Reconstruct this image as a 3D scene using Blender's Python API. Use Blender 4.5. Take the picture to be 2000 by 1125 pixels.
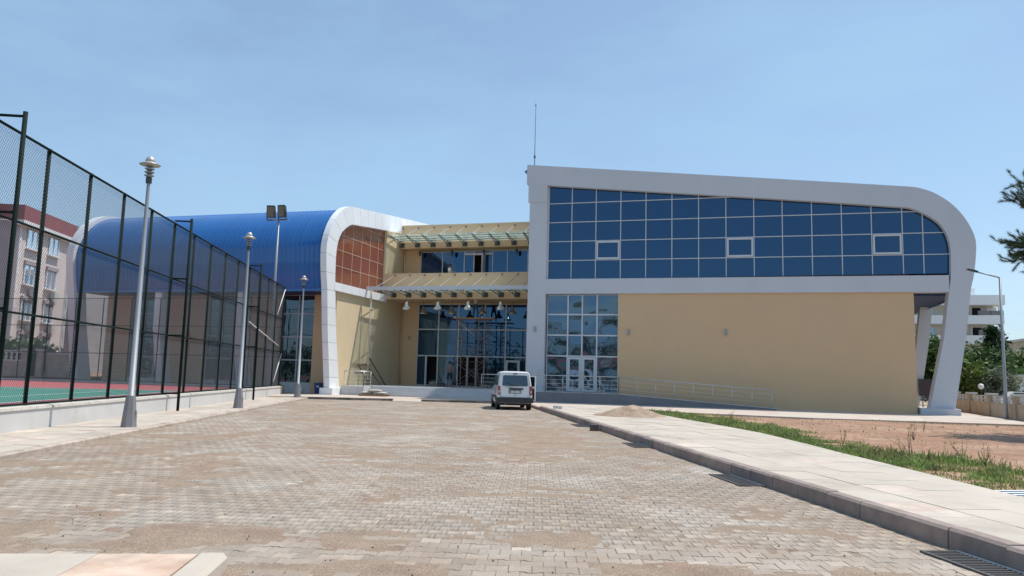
import bpy, math, random
import numpy as np
from mathutils import Vector, Matrix

for o in list(bpy.data.objects): bpy.data.objects.remove(o)
S = bpy.context.scene
COL = S.collection
rad = math.radians

# ---------------------------------------------------------------- camera
# world: X runs along the building fronts, Y is depth, Z is up
PITCH, ROLL, HEAD, FPX, EYE = rad(6.5816), rad(1.5024), rad(-16.1556), 1490.3, 1.6
fw = Vector((math.sin(HEAD)*math.cos(PITCH), math.cos(HEAD)*math.cos(PITCH), math.sin(PITCH)))
rt = Vector((math.cos(HEAD), -math.sin(HEAD), 0)); up = rt.cross(fw)
r2 = math.cos(ROLL)*rt + math.sin(ROLL)*up; u2 = -math.sin(ROLL)*rt + math.cos(ROLL)*up
cd = bpy.data.cameras.new('camera'); cam = bpy.data.objects.new('camera', cd); COL.objects.link(cam)
cam.matrix_world = Matrix(((r2.x, u2.x, -fw.x, 0), (r2.y, u2.y, -fw.y, 0), (r2.z, u2.z, -fw.z, EYE), (0, 0, 0, 1)))
cd.sensor_width = 36; cd.lens = FPX/2000*36; cd.clip_start = 0.1; cd.clip_end = 6000
S.camera = cam
S.render.resolution_x = 1024; S.render.resolution_y = 576

# ---------------------------------------------------------------- sky, sun, exposure
SUN = Vector((1.40, 1.0, 3.82)).normalized()          # towards the sun
SUN_EL = math.asin(SUN.z); SUN_AZ = math.atan2(SUN.x, SUN.y)
wd = bpy.data.worlds.new('World'); S.world = wd; wd.use_nodes = True
nt = wd.node_tree; nt.nodes.clear()
out = nt.nodes.new('ShaderNodeOutputWorld'); bg = nt.nodes.new('ShaderNodeBackground')
sky = nt.nodes.new('ShaderNodeTexSky'); sky.sky_type = 'NISHITA'; sky.sun_disc = False
sky.sun_elevation = SUN_EL; sky.sun_rotation = SUN_AZ
sky.altitude = 300; sky.air_density = 1.0; sky.dust_density = 0.9; sky.ozone_density = 1.0
tc = nt.nodes.new('ShaderNodeTexCoord'); mp = nt.nodes.new('ShaderNodeMapping')
mp.inputs['Scale'].default_value = (1.2, 2.2, 4.2); mp.inputs['Rotation'].default_value = (0.2, 0.35, 0.6)
nz = nt.nodes.new('ShaderNodeTexNoise'); nz.inputs['Scale'].default_value = 1.6; nz.inputs['Detail'].default_value = 7; nz.inputs['Roughness'].default_value = 0.55
rp = nt.nodes.new('ShaderNodeMapRange'); rp.inputs['From Min'].default_value = 0.40; rp.inputs['From Max'].default_value = 0.72
rp.inputs['To Min'].default_value = 0.28; rp.inputs['To Max'].default_value = 0.76
mx = nt.nodes.new('ShaderNodeMix'); mx.data_type = 'RGBA'
L = nt.links
L.new(tc.outputs['Generated'], mp.inputs['Vector']); L.new(mp.outputs['Vector'], nz.inputs['Vector'])
L.new(nz.outputs['Fac'], rp.inputs['Value']); L.new(rp.outputs['Result'], mx.inputs['Factor'])
L.new(sky.outputs['Color'], mx.inputs['A']); mx.inputs['B'].default_value = (2.65, 4.3, 5.9, 1)   # thin high haze cloud
L.new(mx.outputs['Result'], bg.inputs['Color']); bg.inputs['Strength'].default_value = 0.14
L.new(bg.outputs['Background'], out.inputs['Surface'])
sd = bpy.data.lights.new('sun', 'SUN'); sd.energy = 4.2; sd.angle = rad(0.53); sd.color = (1.0, 0.955, 0.89)
so = bpy.data.objects.new('sun', sd); COL.objects.link(so)
so.rotation_euler = (-SUN).to_track_quat('-Z', 'Y').to_euler(); so.location = (0, 0, 60)
S.view_settings.view_transform = 'Standard'; S.view_settings.look = 'None'
S.view_settings.exposure = 0.14; S.view_settings.gamma = 1.0

# ---------------------------------------------------------------- materials
def mat(name, col, rough=0.8, metal=0.0, var=0.12, scale=2.0, col2=None, mixs=0.35, bump=0.0, bscale=60, rv=0.0, spec=0.5,
        attr=False, stretch=(1, 1, 1), coat=0.0, sheen=0.0, trans=0.0, grit=0.0, gscale=45):
    """Principled surface whose colour wanders with world-space noise; rv = brightness change from piece to piece."""
    m = bpy.data.materials.new(name); m.use_nodes = True; t = m.node_tree; N = t.nodes; K = t.links
    b = N['Principled BSDF']; b.inputs['Roughness'].default_value = rough; b.inputs['Metallic'].default_value = metal
    b.inputs['Specular IOR Level'].default_value = spec; b.inputs['Coat Weight'].default_value = coat
    g = N.new('ShaderNodeNewGeometry'); mp = N.new('ShaderNodeMapping'); mp.inputs['Scale'].default_value = stretch
    K.new(g.outputs['Position'], mp.inputs['Vector'])
    n1 = N.new('ShaderNodeTexNoise'); n1.inputs['Scale'].default_value = scale; n1.inputs['Detail'].default_value = 6; n1.inputs['Roughness'].default_value = 0.62
    K.new(mp.outputs['Vector'], n1.inputs['Vector'])
    mxr = N.new('ShaderNodeMapRange'); mxr.inputs['From Min'].default_value = 0.3; mxr.inputs['From Max'].default_value = 0.7
    mxr.inputs['To Min'].default_value = 1-var; mxr.inputs['To Max'].default_value = 1+var
    K.new(n1.outputs['Fac'], mxr.inputs['Value'])
    c = None
    if col2 is not None:
        n2 = N.new('ShaderNodeTexNoise'); n2.inputs['Scale'].default_value = scale*0.37; n2.inputs['Detail'].default_value = 8; n2.inputs['Roughness'].default_value = 0.65
        K.new(mp.outputs['Vector'], n2.inputs['Vector'])
        r = N.new('ShaderNodeMapRange'); r.inputs['From Min'].default_value = 0.62-mixs*0.5; r.inputs['From Max'].default_value = 0.72-mixs*0.3
        K.new(n2.outputs['Fac'], r.inputs['Value'])
        mm = N.new('ShaderNodeMix'); mm.data_type = 'RGBA'; mm.inputs['A'].default_value = (*col, 1); mm.inputs['B'].default_value = (*col2, 1)
        K.new(r.outputs['Result'], mm.inputs['Factor']); c = mm.outputs['Result']
    val = mxr.outputs['Result']
    def mul(a, bsock):
        q = N.new('ShaderNodeMath'); q.operation = 'MULTIPLY'; K.new(a, q.inputs[0]); K.new(bsock, q.inputs[1]); return q.outputs[0]
    if rv:
        oi = N.new('ShaderNodeObjectInfo'); q = N.new('ShaderNodeMapRange'); q.inputs['To Min'].default_value = 1-rv; q.inputs['To Max'].default_value = 1+rv
        K.new(oi.outputs['Random'], q.inputs['Value']); val = mul(val, q.outputs['Result'])
    if attr:
        at = N.new('ShaderNodeAttribute'); at.attribute_name = 'tone'; val = mul(val, at.outputs['Fac'])
    if grit:
        ng = N.new('ShaderNodeTexNoise'); ng.inputs['Scale'].default_value = gscale; ng.inputs['Detail'].default_value = 3; ng.inputs['Roughness'].default_value = 0.8
        K.new(g.outputs['Position'], ng.inputs['Vector']); q = N.new('ShaderNodeMapRange'); q.inputs['From Min'].default_value = 0.32; q.inputs['From Max'].default_value = 0.68
        q.inputs['To Min'].default_value = 1-grit; q.inputs['To Max'].default_value = 1+grit; K.new(ng.outputs['Fac'], q.inputs['Value']); val = mul(val, q.outputs['Result'])
    vm = N.new('ShaderNodeVectorMath'); vm.operation = 'SCALE'
    if c is None: vm.inputs[0].default_value = col
    else: K.new(c, vm.inputs[0])
    K.new(val, vm.inputs['Scale']); K.new(vm.outputs['Vector'], b.inputs['Base Color'])
    if bump:
        nb = N.new('ShaderNodeTexNoise'); nb.inputs['Scale'].default_value = bscale; nb.inputs['Detail'].default_value = 5
        K.new(g.outputs['Position'], nb.inputs['Vector']); bn = N.new('ShaderNodeBump'); bn.inputs['Strength'].default_value = bump; bn.inputs['Distance'].default_value = 0.02
        K.new(nb.outputs['Fac'], bn.inputs['Height']); K.new(bn.outputs['Normal'], b.inputs['Normal'])
    if trans:
        b.inputs['Subsurface Weight'].default_value = 0
        tl = N.new('ShaderNodeBsdfTranslucent'); K.new(vm.outputs['Vector'], tl.inputs['Color'])
        ms = N.new('ShaderNodeMixShader'); ms.inputs[0].default_value = trans; o_ = [n for n in N if n.type == 'OUTPUT_MATERIAL'][0]
        K.new(b.outputs[0], ms.inputs[1]); K.new(tl.outputs[0], ms.inputs[2]); K.new(ms.outputs[0], o_.inputs['Surface'])
    return m

def glassmat(name, tint, refl, wav=0.0, wscale=1.2, rough=0.01, fres=1.45, body_trans=0.0, rv=0.0):
    """Coated facade glass: a dark tinted body under a mirror coat that strengthens towards grazing view."""
    m = bpy.data.materials.new(name); m.use_nodes = True; t = m.node_tree; N = t.nodes; K = t.links; N.clear()
    o_ = N.new('ShaderNodeOutputMaterial'); d = N.new('ShaderNodeBsdfDiffuse'); d.inputs['Color'].default_value = (*tint, 1)
    gl = N.new('ShaderNodeBsdfGlossy'); gl.inputs['Roughness'].default_value = rough
    lw = N.new('ShaderNodeFresnel'); lw.inputs['IOR'].default_value = fres
    r = N.new('ShaderNodeMix'); r.data_type = 'RGBA'; r.inputs['A'].default_value = (*refl, 1); r.inputs['B'].default_value = (0.9, 0.95, 1, 1)
    K.new(lw.outputs[0], r.inputs['Factor']); K.new(r.outputs['Result'], gl.inputs['Color'])
    ad = N.new('ShaderNodeAddShader')
    base = d.outputs[0]
    if body_trans:
        tr = N.new('ShaderNodeBsdfTransparent'); tr.inputs['Color'].default_value = (body_trans*0.92, body_trans*0.98, body_trans*0.97, 1)
        a2 = N.new('ShaderNodeAddShader'); K.new(base, a2.inputs[0]); K.new(tr.outputs[0], a2.inputs[1]); base = a2.outputs[0]
    K.new(base, ad.inputs[0]); K.new(gl.outputs[0], ad.inputs[1]); K.new(ad.outputs[0], o_.inputs['Surface'])
    if wav:
        g = N.new('ShaderNodeNewGeometry'); oi = N.new('ShaderNodeObjectInfo'); va = N.new('ShaderNodeVectorMath'); va.operation = 'ADD'
        sc = N.new('ShaderNodeVectorMath'); sc.operation = 'SCALE'; sc.inputs['Scale'].default_value = 40; cx = N.new('ShaderNodeCombineXYZ')
        K.new(oi.outputs['Random'], cx.inputs[0]); K.new(oi.outputs['Random'], cx.inputs[2]); K.new(cx.outputs[0], sc.inputs[0])
        K.new(g.outputs['Position'], va.inputs[0]); K.new(sc.outputs[0], va.inputs[1])
        nb = N.new('ShaderNodeTexNoise'); nb.inputs['Scale'].default_value = wscale; nb.inputs['Detail'].default_value = 1.0
        K.new(va.outputs[0], nb.inputs['Vector']); bn = N.new('ShaderNodeBump'); bn.inputs['Strength'].default_value = 1.0; bn.inputs['Distance'].default_value = wav
        K.new(nb.outputs['Fac'], bn.inputs['Height']); K.new(bn.outputs['Normal'], gl.inputs['Normal'])
    return m

M = {}
M['paver'] = mat('concrete_paver', (0.40, 0.352, 0.298), 0.9, var=0.10, scale=1.6, col2=(0.335, 0.266, 0.206), mixs=0.55, bump=0.25, bscale=120, attr=True, grit=0.12, gscale=30)
M['sand'] = mat('loose_sand', (0.31, 0.234, 0.170), 0.97, var=0.18, scale=2.6, col2=(0.30, 0.205, 0.15), mixs=0.24, bump=1.0, bscale=70, grit=0.38)
M['kerb_left'] = mat('weathered_kerb', (0.42, 0.35, 0.29), 0.9, var=0.22, scale=5, rv=0.12, bump=0.3)
M['kerb_right'] = mat('grey_brown_kerb', (0.30, 0.235, 0.205), 0.9, var=0.2, scale=4, rv=0.1, bump=0.3)
M['slab'] = mat('cream_stone_slab', (0.485, 0.425, 0.352), 0.75, var=0.08, scale=1.3, col2=(0.385, 0.33, 0.275), mixs=0.22, rv=0.03, bump=0.08)
M['slab_pink'] = mat('pink_stone_slab', (0.50, 0.39, 0.315), 0.75, var=0.14, scale=3.5, col2=(0.55, 0.47, 0.40), mixs=0.5, rv=0.05)
M['slab_rust'] = mat('rust_veined_slab', (0.52, 0.35, 0.25), 0.7, var=0.18, scale=3, col2=(0.60, 0.48, 0.38), mixs=0.45)
M['court_path'] = mat('stone_forecourt', (0.50, 0.44, 0.375), 0.8, var=0.14, scale=0.9, col2=(0.50, 0.385, 0.32), mixs=0.28, bump=0.05)
M['step'] = mat('grey_step_stone', (0.52, 0.515, 0.515), 0.75, var=0.08, scale=2)
M['ramp'] = mat('shaded_grey_ramp', (0.20, 0.20, 0.215), 0.8, var=0.1, scale=1.5)  # step grey darkened: shade on the ramp side is put into the colour
M['dirt'] = mat('dry_red_soil', (0.285, 0.158, 0.098), 0.97, var=0.22, scale=0.8, col2=(0.335, 0.215, 0.145), mixs=0.4, bump=0.9, bscale=14, grit=0.4, gscale=7)
M['earth'] = mat('dry_ground', (0.34, 0.27, 0.19), 0.97, var=0.2, scale=0.1, col2=(0.16, 0.18, 0.08), mixs=0.35)
M['red_court'] = mat('red_acrylic', (0.44, 0.11, 0.11), 0.8, var=0.06, scale=0.5)
M['green_court'] = mat('green_acrylic', (0.055, 0.22, 0.16), 0.8, var=0.06, scale=0.5)
M['white_line'] = mat('white_line_paint', (0.75, 0.75, 0.75), 0.8, var=0.05)
M['conc'] = mat('pale_concrete', (0.55, 0.54, 0.525), 0.85, var=0.07, scale=1.1, col2=(0.45, 0.43, 0.41), mixs=0.1, stretch=(1, 1, 0.6))
M['conc_top'] = mat('rough_coping_concrete', (0.50, 0.47, 0.42), 0.9, var=0.2, scale=6, bump=0.4, bscale=25)
M['fence_green'] = mat('dark_green_steel', (0.005, 0.015, 0.013), 0.75, var=0.1, spec=0.15)
M['wire'] = mat('sky_tinted_wire', (0.045, 0.07, 0.09), 0.6, var=0.05)  # green wire; bluish sky reflection is put into its colour
M['white_rod'] = mat('white_rod', (0.85, 0.85, 0.85), 0.5, var=0.03)
M['galv'] = mat('galvanised_steel', (0.30, 0.315, 0.335), 0.5, metal=0.3, var=0.08, scale=3, stretch=(1, 1, 0.3))
M['lamp_foot'] = mat('lamp_foot_paint', (0.22, 0.215, 0.225), 0.6, var=0.1)
M['lamp_cap'] = mat('lamp_cap_metal', (0.46, 0.44, 0.41), 0.45, metal=0.4, var=0.1)
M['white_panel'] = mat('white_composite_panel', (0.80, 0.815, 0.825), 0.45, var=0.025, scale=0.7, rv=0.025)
M['white_paint'] = mat('shade_tinted_white', (0.545, 0.568, 0.612), 0.7, var=0.04, scale=0.5, stretch=(1, 1, 0.5))  # white with the blue cast of sky-lit shade mixed into it
M['yellow'] = mat('yellow_render', (0.64, 0.445, 0.262), 0.88, var=0.022, scale=0.9, col2=(0.625, 0.442, 0.268), mixs=0.3, bump=0.05, bscale=30)
M['yellow_lit'] = mat('sunlit_yellow_render', (0.66, 0.53, 0.34), 0.88, var=0.04, scale=0.7, bump=0.05, bscale=30)  # lighter copy of the yellow, sunlight put into the colour
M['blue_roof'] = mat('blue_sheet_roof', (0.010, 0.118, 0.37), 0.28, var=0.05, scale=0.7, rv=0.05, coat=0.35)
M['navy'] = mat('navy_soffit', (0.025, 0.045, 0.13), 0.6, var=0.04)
M['alu'] = mat('white_aluminium', (0.56, 0.59, 0.63), 0.45, var=0.03)
M['alu_grey'] = mat('grey_aluminium', (0.34, 0.37, 0.40), 0.45, metal=0.2, var=0.03)
M['tan_bar'] = mat('beige_glazing_bar', (0.55, 0.40, 0.30), 0.6, var=0.03)
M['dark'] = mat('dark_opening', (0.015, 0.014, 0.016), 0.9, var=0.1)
M['steel_dark'] = mat('dark_steel', (0.06, 0.075, 0.075), 0.5, metal=0.4, var=0.1)
M['canopy_steel'] = mat('pale_canopy_steel', (0.20, 0.24, 0.24), 0.5, metal=0.2, var=0.08)
M['inox'] = mat('brushed_rail', (0.55, 0.55, 0.54), 0.35, metal=0.5, var=0.05)
M['rust'] = mat('rusty_scaffold_tube', (0.25, 0.18, 0.155), 0.75, var=0.35, scale=9)
M['wood'] = mat('scaffold_plank', (0.42, 0.23, 0.11), 0.85, var=0.2, scale=4, stretch=(1, 6, 6))
M['darkwood'] = mat('dark_timber', (0.10, 0.06, 0.045), 0.85, var=0.2, scale=5)
M['copper'] = glassmat('copper_film_glass', (0.195, 0.066, 0.040), (0.05, 0.036, 0.034), wav=0.004, wscale=0.5, rough=0.08)
M['sky_glass'] = glassmat('blue_mirror_glass', (0.004, 0.011, 0.028), (0.030, 0.070, 0.125), wav=0.0015, wscale=0.4, fres=1.25)
M['door_glass'] = glassmat('wavy_mirror_glass', (0.010, 0.018, 0.028), (0.075, 0.12, 0.175), wav=0.11, wscale=0.6, fres=1.3)
M['hall_glass'] = glassmat('dark_hall_glass', (0.008, 0.014, 0.020), (0.06, 0.085, 0.11), wav=0.02, wscale=0.8, fres=1.3)
M['canopy_glass'] = glassmat('canopy_glass', (0.10, 0.118, 0.112), (0.06, 0.07, 0.07), body_trans=0.74, wav=0.0)  # pale body colour stands for sky reflected in the panes
M['car_glass'] = glassmat('car_window_glass', (0.008, 0.013, 0.016), (0.055, 0.075, 0.085), wav=0.004, wscale=3)
M['lamp_glass'] = glassmat('floodlight_glass', (0.07, 0.040, 0.028), (0.05, 0.045, 0.04))

# ---------------------------------------------------------------- mesh helpers
def setp(o, label=None, cat=None, group=None, kind=None):
    if label: o['label'] = label
    if cat: o['category'] = cat
    if group: o['group'] = group
    if kind: o['kind'] = kind
    return o
def mesh_np(name, verts, faces, smooth=False, tone=None):
    me = bpy.data.meshes.new(name); me.from_pydata([tuple(map(float, v)) for v in verts], [], [tuple(f) for f in faces])
    if smooth: me.polygons.foreach_set('use_smooth', [True]*len(me.polygons))
    me.update(); return me
def mesh_fast(name, V, F, tone=None, smooth=False):
    """numpy V (n,3), F (m,k) all faces with k corners; tone = one value per face"""
    me = bpy.data.meshes.new(name); n, k = F.shape
    me.vertices.add(len(V)); me.vertices.foreach_set('co', np.asarray(V, np.float32).ravel())
    me.loops.add(n*k); me.loops.foreach_set('vertex_index', F.astype(np.int32).ravel())
    me.polygons.add(n); me.polygons.foreach_set('loop_start', np.arange(0, n*k, k, dtype=np.int32))
    try: me.polygons.foreach_set('loop_total', np.full(n, k, np.int32))
    except Exception: pass
    if smooth: me.polygons.foreach_set('use_smooth', [True]*n)
    me.update(calc_edges=True)
    if tone is not None:
        a = me.attributes.new('tone', 'FLOAT', 'FACE'); a.data.foreach_set('value', np.asarray(tone, np.float32))
    return me
def mw(o):
    m_ = Matrix.Translation(o.location) @ o.rotation_euler.to_matrix().to_4x4() if not o.parent else (mw(o.parent) @ o.matrix_parent_inverse @ (Matrix.Translation(o.location) @ o.rotation_euler.to_matrix().to_4x4()))
    return m_
def link(name, me, material=None, parent=None, loc=(0, 0, 0), rot=(0, 0, 0), world=False, **kw):
    o = bpy.data.objects.new(name, me); COL.objects.link(o)
    if material is not None and me is not None and hasattr(me, 'materials') and len(me.materials) == 0: me.materials.append(material)
    o.location = loc; o.rotation_euler = rot
    if parent is not None:
        o.parent = parent
        if world: o.matrix_parent_inverse = mw(parent).inverted()
    return setp(o, **kw)
def thing(name, label, cat, loc=(0, 0, 0), rz=0, group=None):
    return link(name, None, None, None, loc, (0, 0, rz), label=label, cat=cat, group=group)

class MB:
    def __init__(s): s.v = []; s.f = []
    def add(s, vs, fs):
        b = len(s.v); s.v += [tuple(v) for v in vs]; s.f += [tuple(i+b for i in f) for f in fs]; return s
    def box(s, x0, x1, y0, y1, z0, z1):
        return s.add([(x0, y0, z0), (x1, y0, z0), (x1, y1, z0), (x0, y1, z0), (x0, y0, z1), (x1, y0, z1), (x1, y1, z1), (x0, y1, z1)],
                     [(0, 3, 2, 1), (4, 5, 6, 7), (0, 1, 5, 4), (1, 2, 6, 5), (2, 3, 7, 6), (3, 0, 4, 7)])
    def prism(s, poly, d, axis='y', d1=None):
        """poly of 2D points extruded between two depths: axis y -> points are (x,z); x -> (y,z); z -> (x,y)"""
        d0, d1 = (d, d1); n = len(poly)
        def P(p, q): return (p[0], q, p[1]) if axis == 'y' else ((q, p[0], p[1]) if axis == 'x' else (p[0], p[1], q))
        vs = [P(p, d0) for p in poly]+[P(p, d1) for p in poly]
        return s.add(vs, [tuple(range(n)), tuple(range(2*n-1, n-1, -1))]+[(i, i+n, (i+1) % n+n, (i+1) % n) for i in range(n)])
    def tube(s, p0, p1, r0, r1=None, n=8, caps=True):
        r1 = r0 if r1 is None else r1; p0 = Vector(p0); p1 = Vector(p1); d = (p1-p0).normalized()
        a = d.orthogonal().normalized(); b = d.cross(a); vs = []
        for p, r in ((p0, r0), (p1, r1)):
            for i in range(n):
                t = 2*math.pi*(i+.5)/n; vs.append(p+r*(math.cos(t)*a+math.sin(t)*b))
        fs = [(i, (i+1) % n, (i+1) % n+n, i+n) for i in range(n)]
        if caps: fs += [tuple(range(n-1, -1, -1)), tuple(range(n, 2*n))]
        return s.add(vs, fs)
    def path(s, pts, r, n=6):
        for a, b in zip(pts[:-1], pts[1:]):
            s.tube(a, b, r if not isinstance(r, (list, tuple)) else r[0], None, n)
        return s
    def lathe(s, prof, c=(0, 0, 0), n=20):
        vs = []; k = len(prof)
        for r, z in prof:
            for i in range(n):
                t = 2*math.pi*i/n; vs.append((c[0]+r*math.cos(t), c[1]+r*math.sin(t), c[2]+z))
        fs = [(j*n+i, j*n+(i+1) % n, (j+1)*n+(i+1) % n, (j+1)*n+i) for j in range(k-1) for i in range(n)]
        fs += [tuple(range(n-1, -1, -1)), tuple(range((k-1)*n, k*n))]
        return s.add(vs, fs)
    def mesh(s, name, smooth=False): return mesh_np(name, s.v, s.f, smooth)
    def build(s, name, material, parent=None, smooth=False, **kw): return link(name, s.mesh(name, smooth), material, parent, **kw)
def box(name, m, parent, x0, x1, y0, y1, z0, z1, **kw): return MB().box(x0, x1, y0, y1, z0, z1).build(name, m, parent, **kw)

def clip(poly, a, b, c):
    """part of a 2D polygon where a*x+b*y<=c"""
    o_ = []
    for i, p in enumerate(poly):
        q = poly[(i+1) % len(poly)]; dp = a*p[0]+b*p[1]-c; dq = a*q[0]+b*q[1]-c
        if dp <= 0: o_.append(p)
        if dp*dq < 0: t = dp/(dp-dq); o_.append((p[0]+t*(q[0]-p[0]), p[1]+t*(q[1]-p[1])))
    return o_
def cell(poly, x0, x1, y0, y1):
    for a, b, c in ((1, 0, x1), (-1, 0, -x0), (0, 1, y1), (0, -1, -y0)):
        poly = clip(poly, a, b, c)
        if len(poly) < 3: return []
    q = [p for i, p in enumerate(poly) if math.dist(p, poly[i-1]) > 1e-4]
    return q if len(q) >= 3 else []
def area(poly): return abs(sum(p[0]*q[1]-q[0]*p[1] for p, q in zip(poly, poly[1:]+poly[:1])))/2

_rng = np.random.RandomState(7); _lat = _rng.rand(256, 256)
def vnoise(x, y):
    xi = np.floor(x).astype(int); yi = np.floor(y).astype(int); fx = x-xi; fy = y-yi
    fx = fx*fx*(3-2*fx); fy = fy*fy*(3-2*fy); g = lambda a, b: _lat[a % 256, b % 256]
    return (g(xi, yi)*(1-fx)+g(xi+1, yi)*fx)*(1-fy)+(g(xi, yi+1)*(1-fx)+g(xi+1, yi+1)*fx)*fy
def fbm(x, y, n=4):
    s = 0; a = 0.5; t = 0
    for k in range(n): s = s+a*vnoise(x*2**k+17.3*k, y*2**k+9.1*k); t += a; a *= 0.5
    return s/t

# road frame: lat = metres to the right of the road's own axis through the camera, along = metres ahead
RDA = rad(-21.8818)
RD = Vector((math.sin(RDA), math.cos(RDA), 0)); RN = Vector((math.cos(RDA), -math.sin(RDA), 0)); RZ = -RDA
def W(lat, along, z=0.0): v = RN*lat+RD*along; return Vector((v.x, v.y, z))
def Wnp(lat, along): return lat*RN.x+along*RD.x, lat*RN.y+along*RD.y
def latlong(x, y): return x*RN.x+y*RN.y, x*RD.x+y*RD.y
camM = np.array([[r2.x, r2.y, r2.z], [u2.x, u2.y, u2.z], [fw.x, fw.y, fw.z]])
def seen_px(P):
    """rough picture position (2000 wide) of world points, used only to decide what is near enough to be built in full"""
    q = (np.asarray(P, float)-np.array([0, 0, EYE])) @ camM.T
    return 1000+FPX*q[:, 0]/np.maximum(q[:, 2], .01), 562.5-FPX*q[:, 1]/np.maximum(q[:, 2], .01), q[:, 2]

# ================================================================ THE SETTING
random.seed(3)
g_ = MB(); ZG = -0.06
g_.add([(-3000, -3000, ZG), (3000, -3000, ZG), (3000, 3000, ZG), (-3000, 3000, ZG)], [(0, 1, 2, 3)])
ground = g_.build('ground', M['earth'], kind='structure')

# ---- road: sandy bed sheet and concrete pavers
LK, RK, AE = -7.05, 5.20, 44.85            # left kerb face, right kerb face, end of the road
road = link('road', None, kind='structure', loc=(0, 0, 0))
PL, PW = 0.196, 0.200                      # paver pitch along and across a row
RA = rad(90-75.8)                            # direction of the paver rows in the world
ru = np.array([math.cos(RA), math.sin(RA)]); rv_ = np.array([-ru[1], ru[0]])
st = 0.085
la = np.arange(LK-.1, RK+.12, st); al = np.arange(-2.0, AE+.1, st)
A, B = np.meshgrid(la, al, indexing='ij'); X, Y = Wnp(A, B)
n1 = fbm(X*1.2+3, Y*1.2+8, 4); n2 = fbm(X*3.1+40, Y*3.1+2, 3); n3 = fbm(X*0.22+90, Y*0.22+30, 2)
rowc = (X*rv_[0]+Y*rv_[1])/PW; ruc = X*ru[0]+Y*ru[1]
streak = fbm(ruc*0.8+31, rowc*0.55+7, 3)          # sand lies in drifts along the rows
Zs = -0.0045+0.003*(n2-0.5)+0.045*np.clip(0.62*n1+0.38*streak-0.482+0.34*(n3-0.5), 0, 1)*(0.35+1.3*n2)
for (cl, ca, rl, ra, hh) in ((2.3, 15.2, 1.0, 1.1, .006), (0.6, 15.6, .8, .9, .005), (-1.5, 16.0, .8, .8, .005), (3.9, 23.0, 1.2, 1.6, .007), (-2.2, 7.9, .7, .5, .006), (4.2, 9.3, .8, .9, .005), (-.4, 6.1, .5, .4, .006), (2.8, 20.0, .9, 3.2, .004), (-4.2, 33, 1.1, 6, .004), (-1, 7.8, 1.2, .35, .004), (2.5, 8.2, 1.2, .5, .004)):
    Zs = Zs+hh*np.exp(-((A-cl)/rl)**2-((B-ca)/ra)**2)*(0.6+0.8*n2)
V = np.stack([X, Y, Zs], -1).reshape(-1, 3); ni, nj = A.shape
I = (np.arange(ni-1)[:, None]*nj+np.arange(nj-1)[None, :]).ravel()
sand_bed = link('sand_bed', mesh_fast('sand_bed', V, np.stack([I, I+nj, I+nj+1, I+1], 1), smooth=True), M['sand'], road)

hm, aa, gp = PW/2, 0.014, 0.0035
ux = [-PL/2+gp, -0.064, -0.034, 0.034, 0.064, PL/2-gp]; sh = [1, 1, -1, -1, 1, 1]
low = [(u, -(hm+aa*s_)+gp) for u, s_ in zip(ux, sh)]; hi_ = [(u, (hm+aa*s_)-gp) for u, s_ in zip(ux[::-1], sh[::-1])]
outline = np.array(low+hi_)
ks, js = np.meshgrid(np.arange(-170, 170), np.arange(-40, 330), indexing='ij')
cu = (ks+0.5*(js % 2))*PL; cv = js*PW
cx = cu*ru[0]+cv*rv_[0]; cy = cu*ru[1]+cv*rv_[1]
lt, ag = latlong(cx, cy)
px, py, pz = seen_px(np.stack([cx, cy, 0*cx], -1).reshape(-1, 3)); px = px.reshape(cx.shape); py = py.reshape(cx.shape); pz = pz.reshape(cx.shape)
isl = (lt < -1.50) & (ag < 6.60)
keep = (lt > LK+.02) & (lt < RK-.02) & (ag < AE-.05) & (pz > 3.5) & (np.abs(px-1000) < 1000+1700/np.maximum(pz, 1)) & (ag > 2) & ~isl
cx, cy, px, py, pz = cx[keep], cy[keep], px[keep], py[keep], pz[keep]
rg = np.random.RandomState(11)
patch = fbm(cx*0.55+5, cy*0.55+77, 3)
tone = 0.96+0.06*rg.randn(len(cx))+0.22*(patch-0.5); tone[rg.rand(len(cx)) < 0.045] *= 1.2; tone = np.clip(tone, 0.6, 1.45)
dz = 0.0016*rg.randn(len(cx)); tilt = 0.006*rg.randn(len(cx), 2)
visible = (px > 0) & (px < 2000) & (py < 1130)
order = np.argsort(np.where(visible, pz, 1e6)); first = order[:300]; rest = np.setdiff1d(np.arange(len(cx)), first)
# nearest pavers: one object each, a few shared meshes of different tone and height of arris
HB = 0.03
def paver_mesh(name, tn):
    n = len(outline); c = outline*0.965
    vs = [(p[0], p[1], -HB) for p in outline]+[(p[0], p[1], -0.004) for p in outline]+[(p[0], p[1], 0) for p in c]
    fs = [(i, (i+1) % n, (i+1) % n+n, i+n) for i in range(n)]+[(i+n, (i+1) % n+n, (i+1) % n+2*n, i+2*n) for i in range(n)]+[tuple(range(2*n, 3*n))]
    me = mesh_np(name, vs, fs); a = me.attributes.new('tone', 'FLOAT', 'FACE'); a.data.foreach_set('value', [tn]*len(me.polygons)); return me
tones = np.linspace(0.65, 1.4, 9); pm = [paver_mesh('paver', t) for t in tones]
for m_ in pm: m_.materials.append(M['paver'])
for i in first:
    link('paver', pm[int(np.argmin(np.abs(tones-tone[i])))], None, road, (cx[i], cy[i], dz[i]), (tilt[i, 0], tilt[i, 1], RA))
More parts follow.
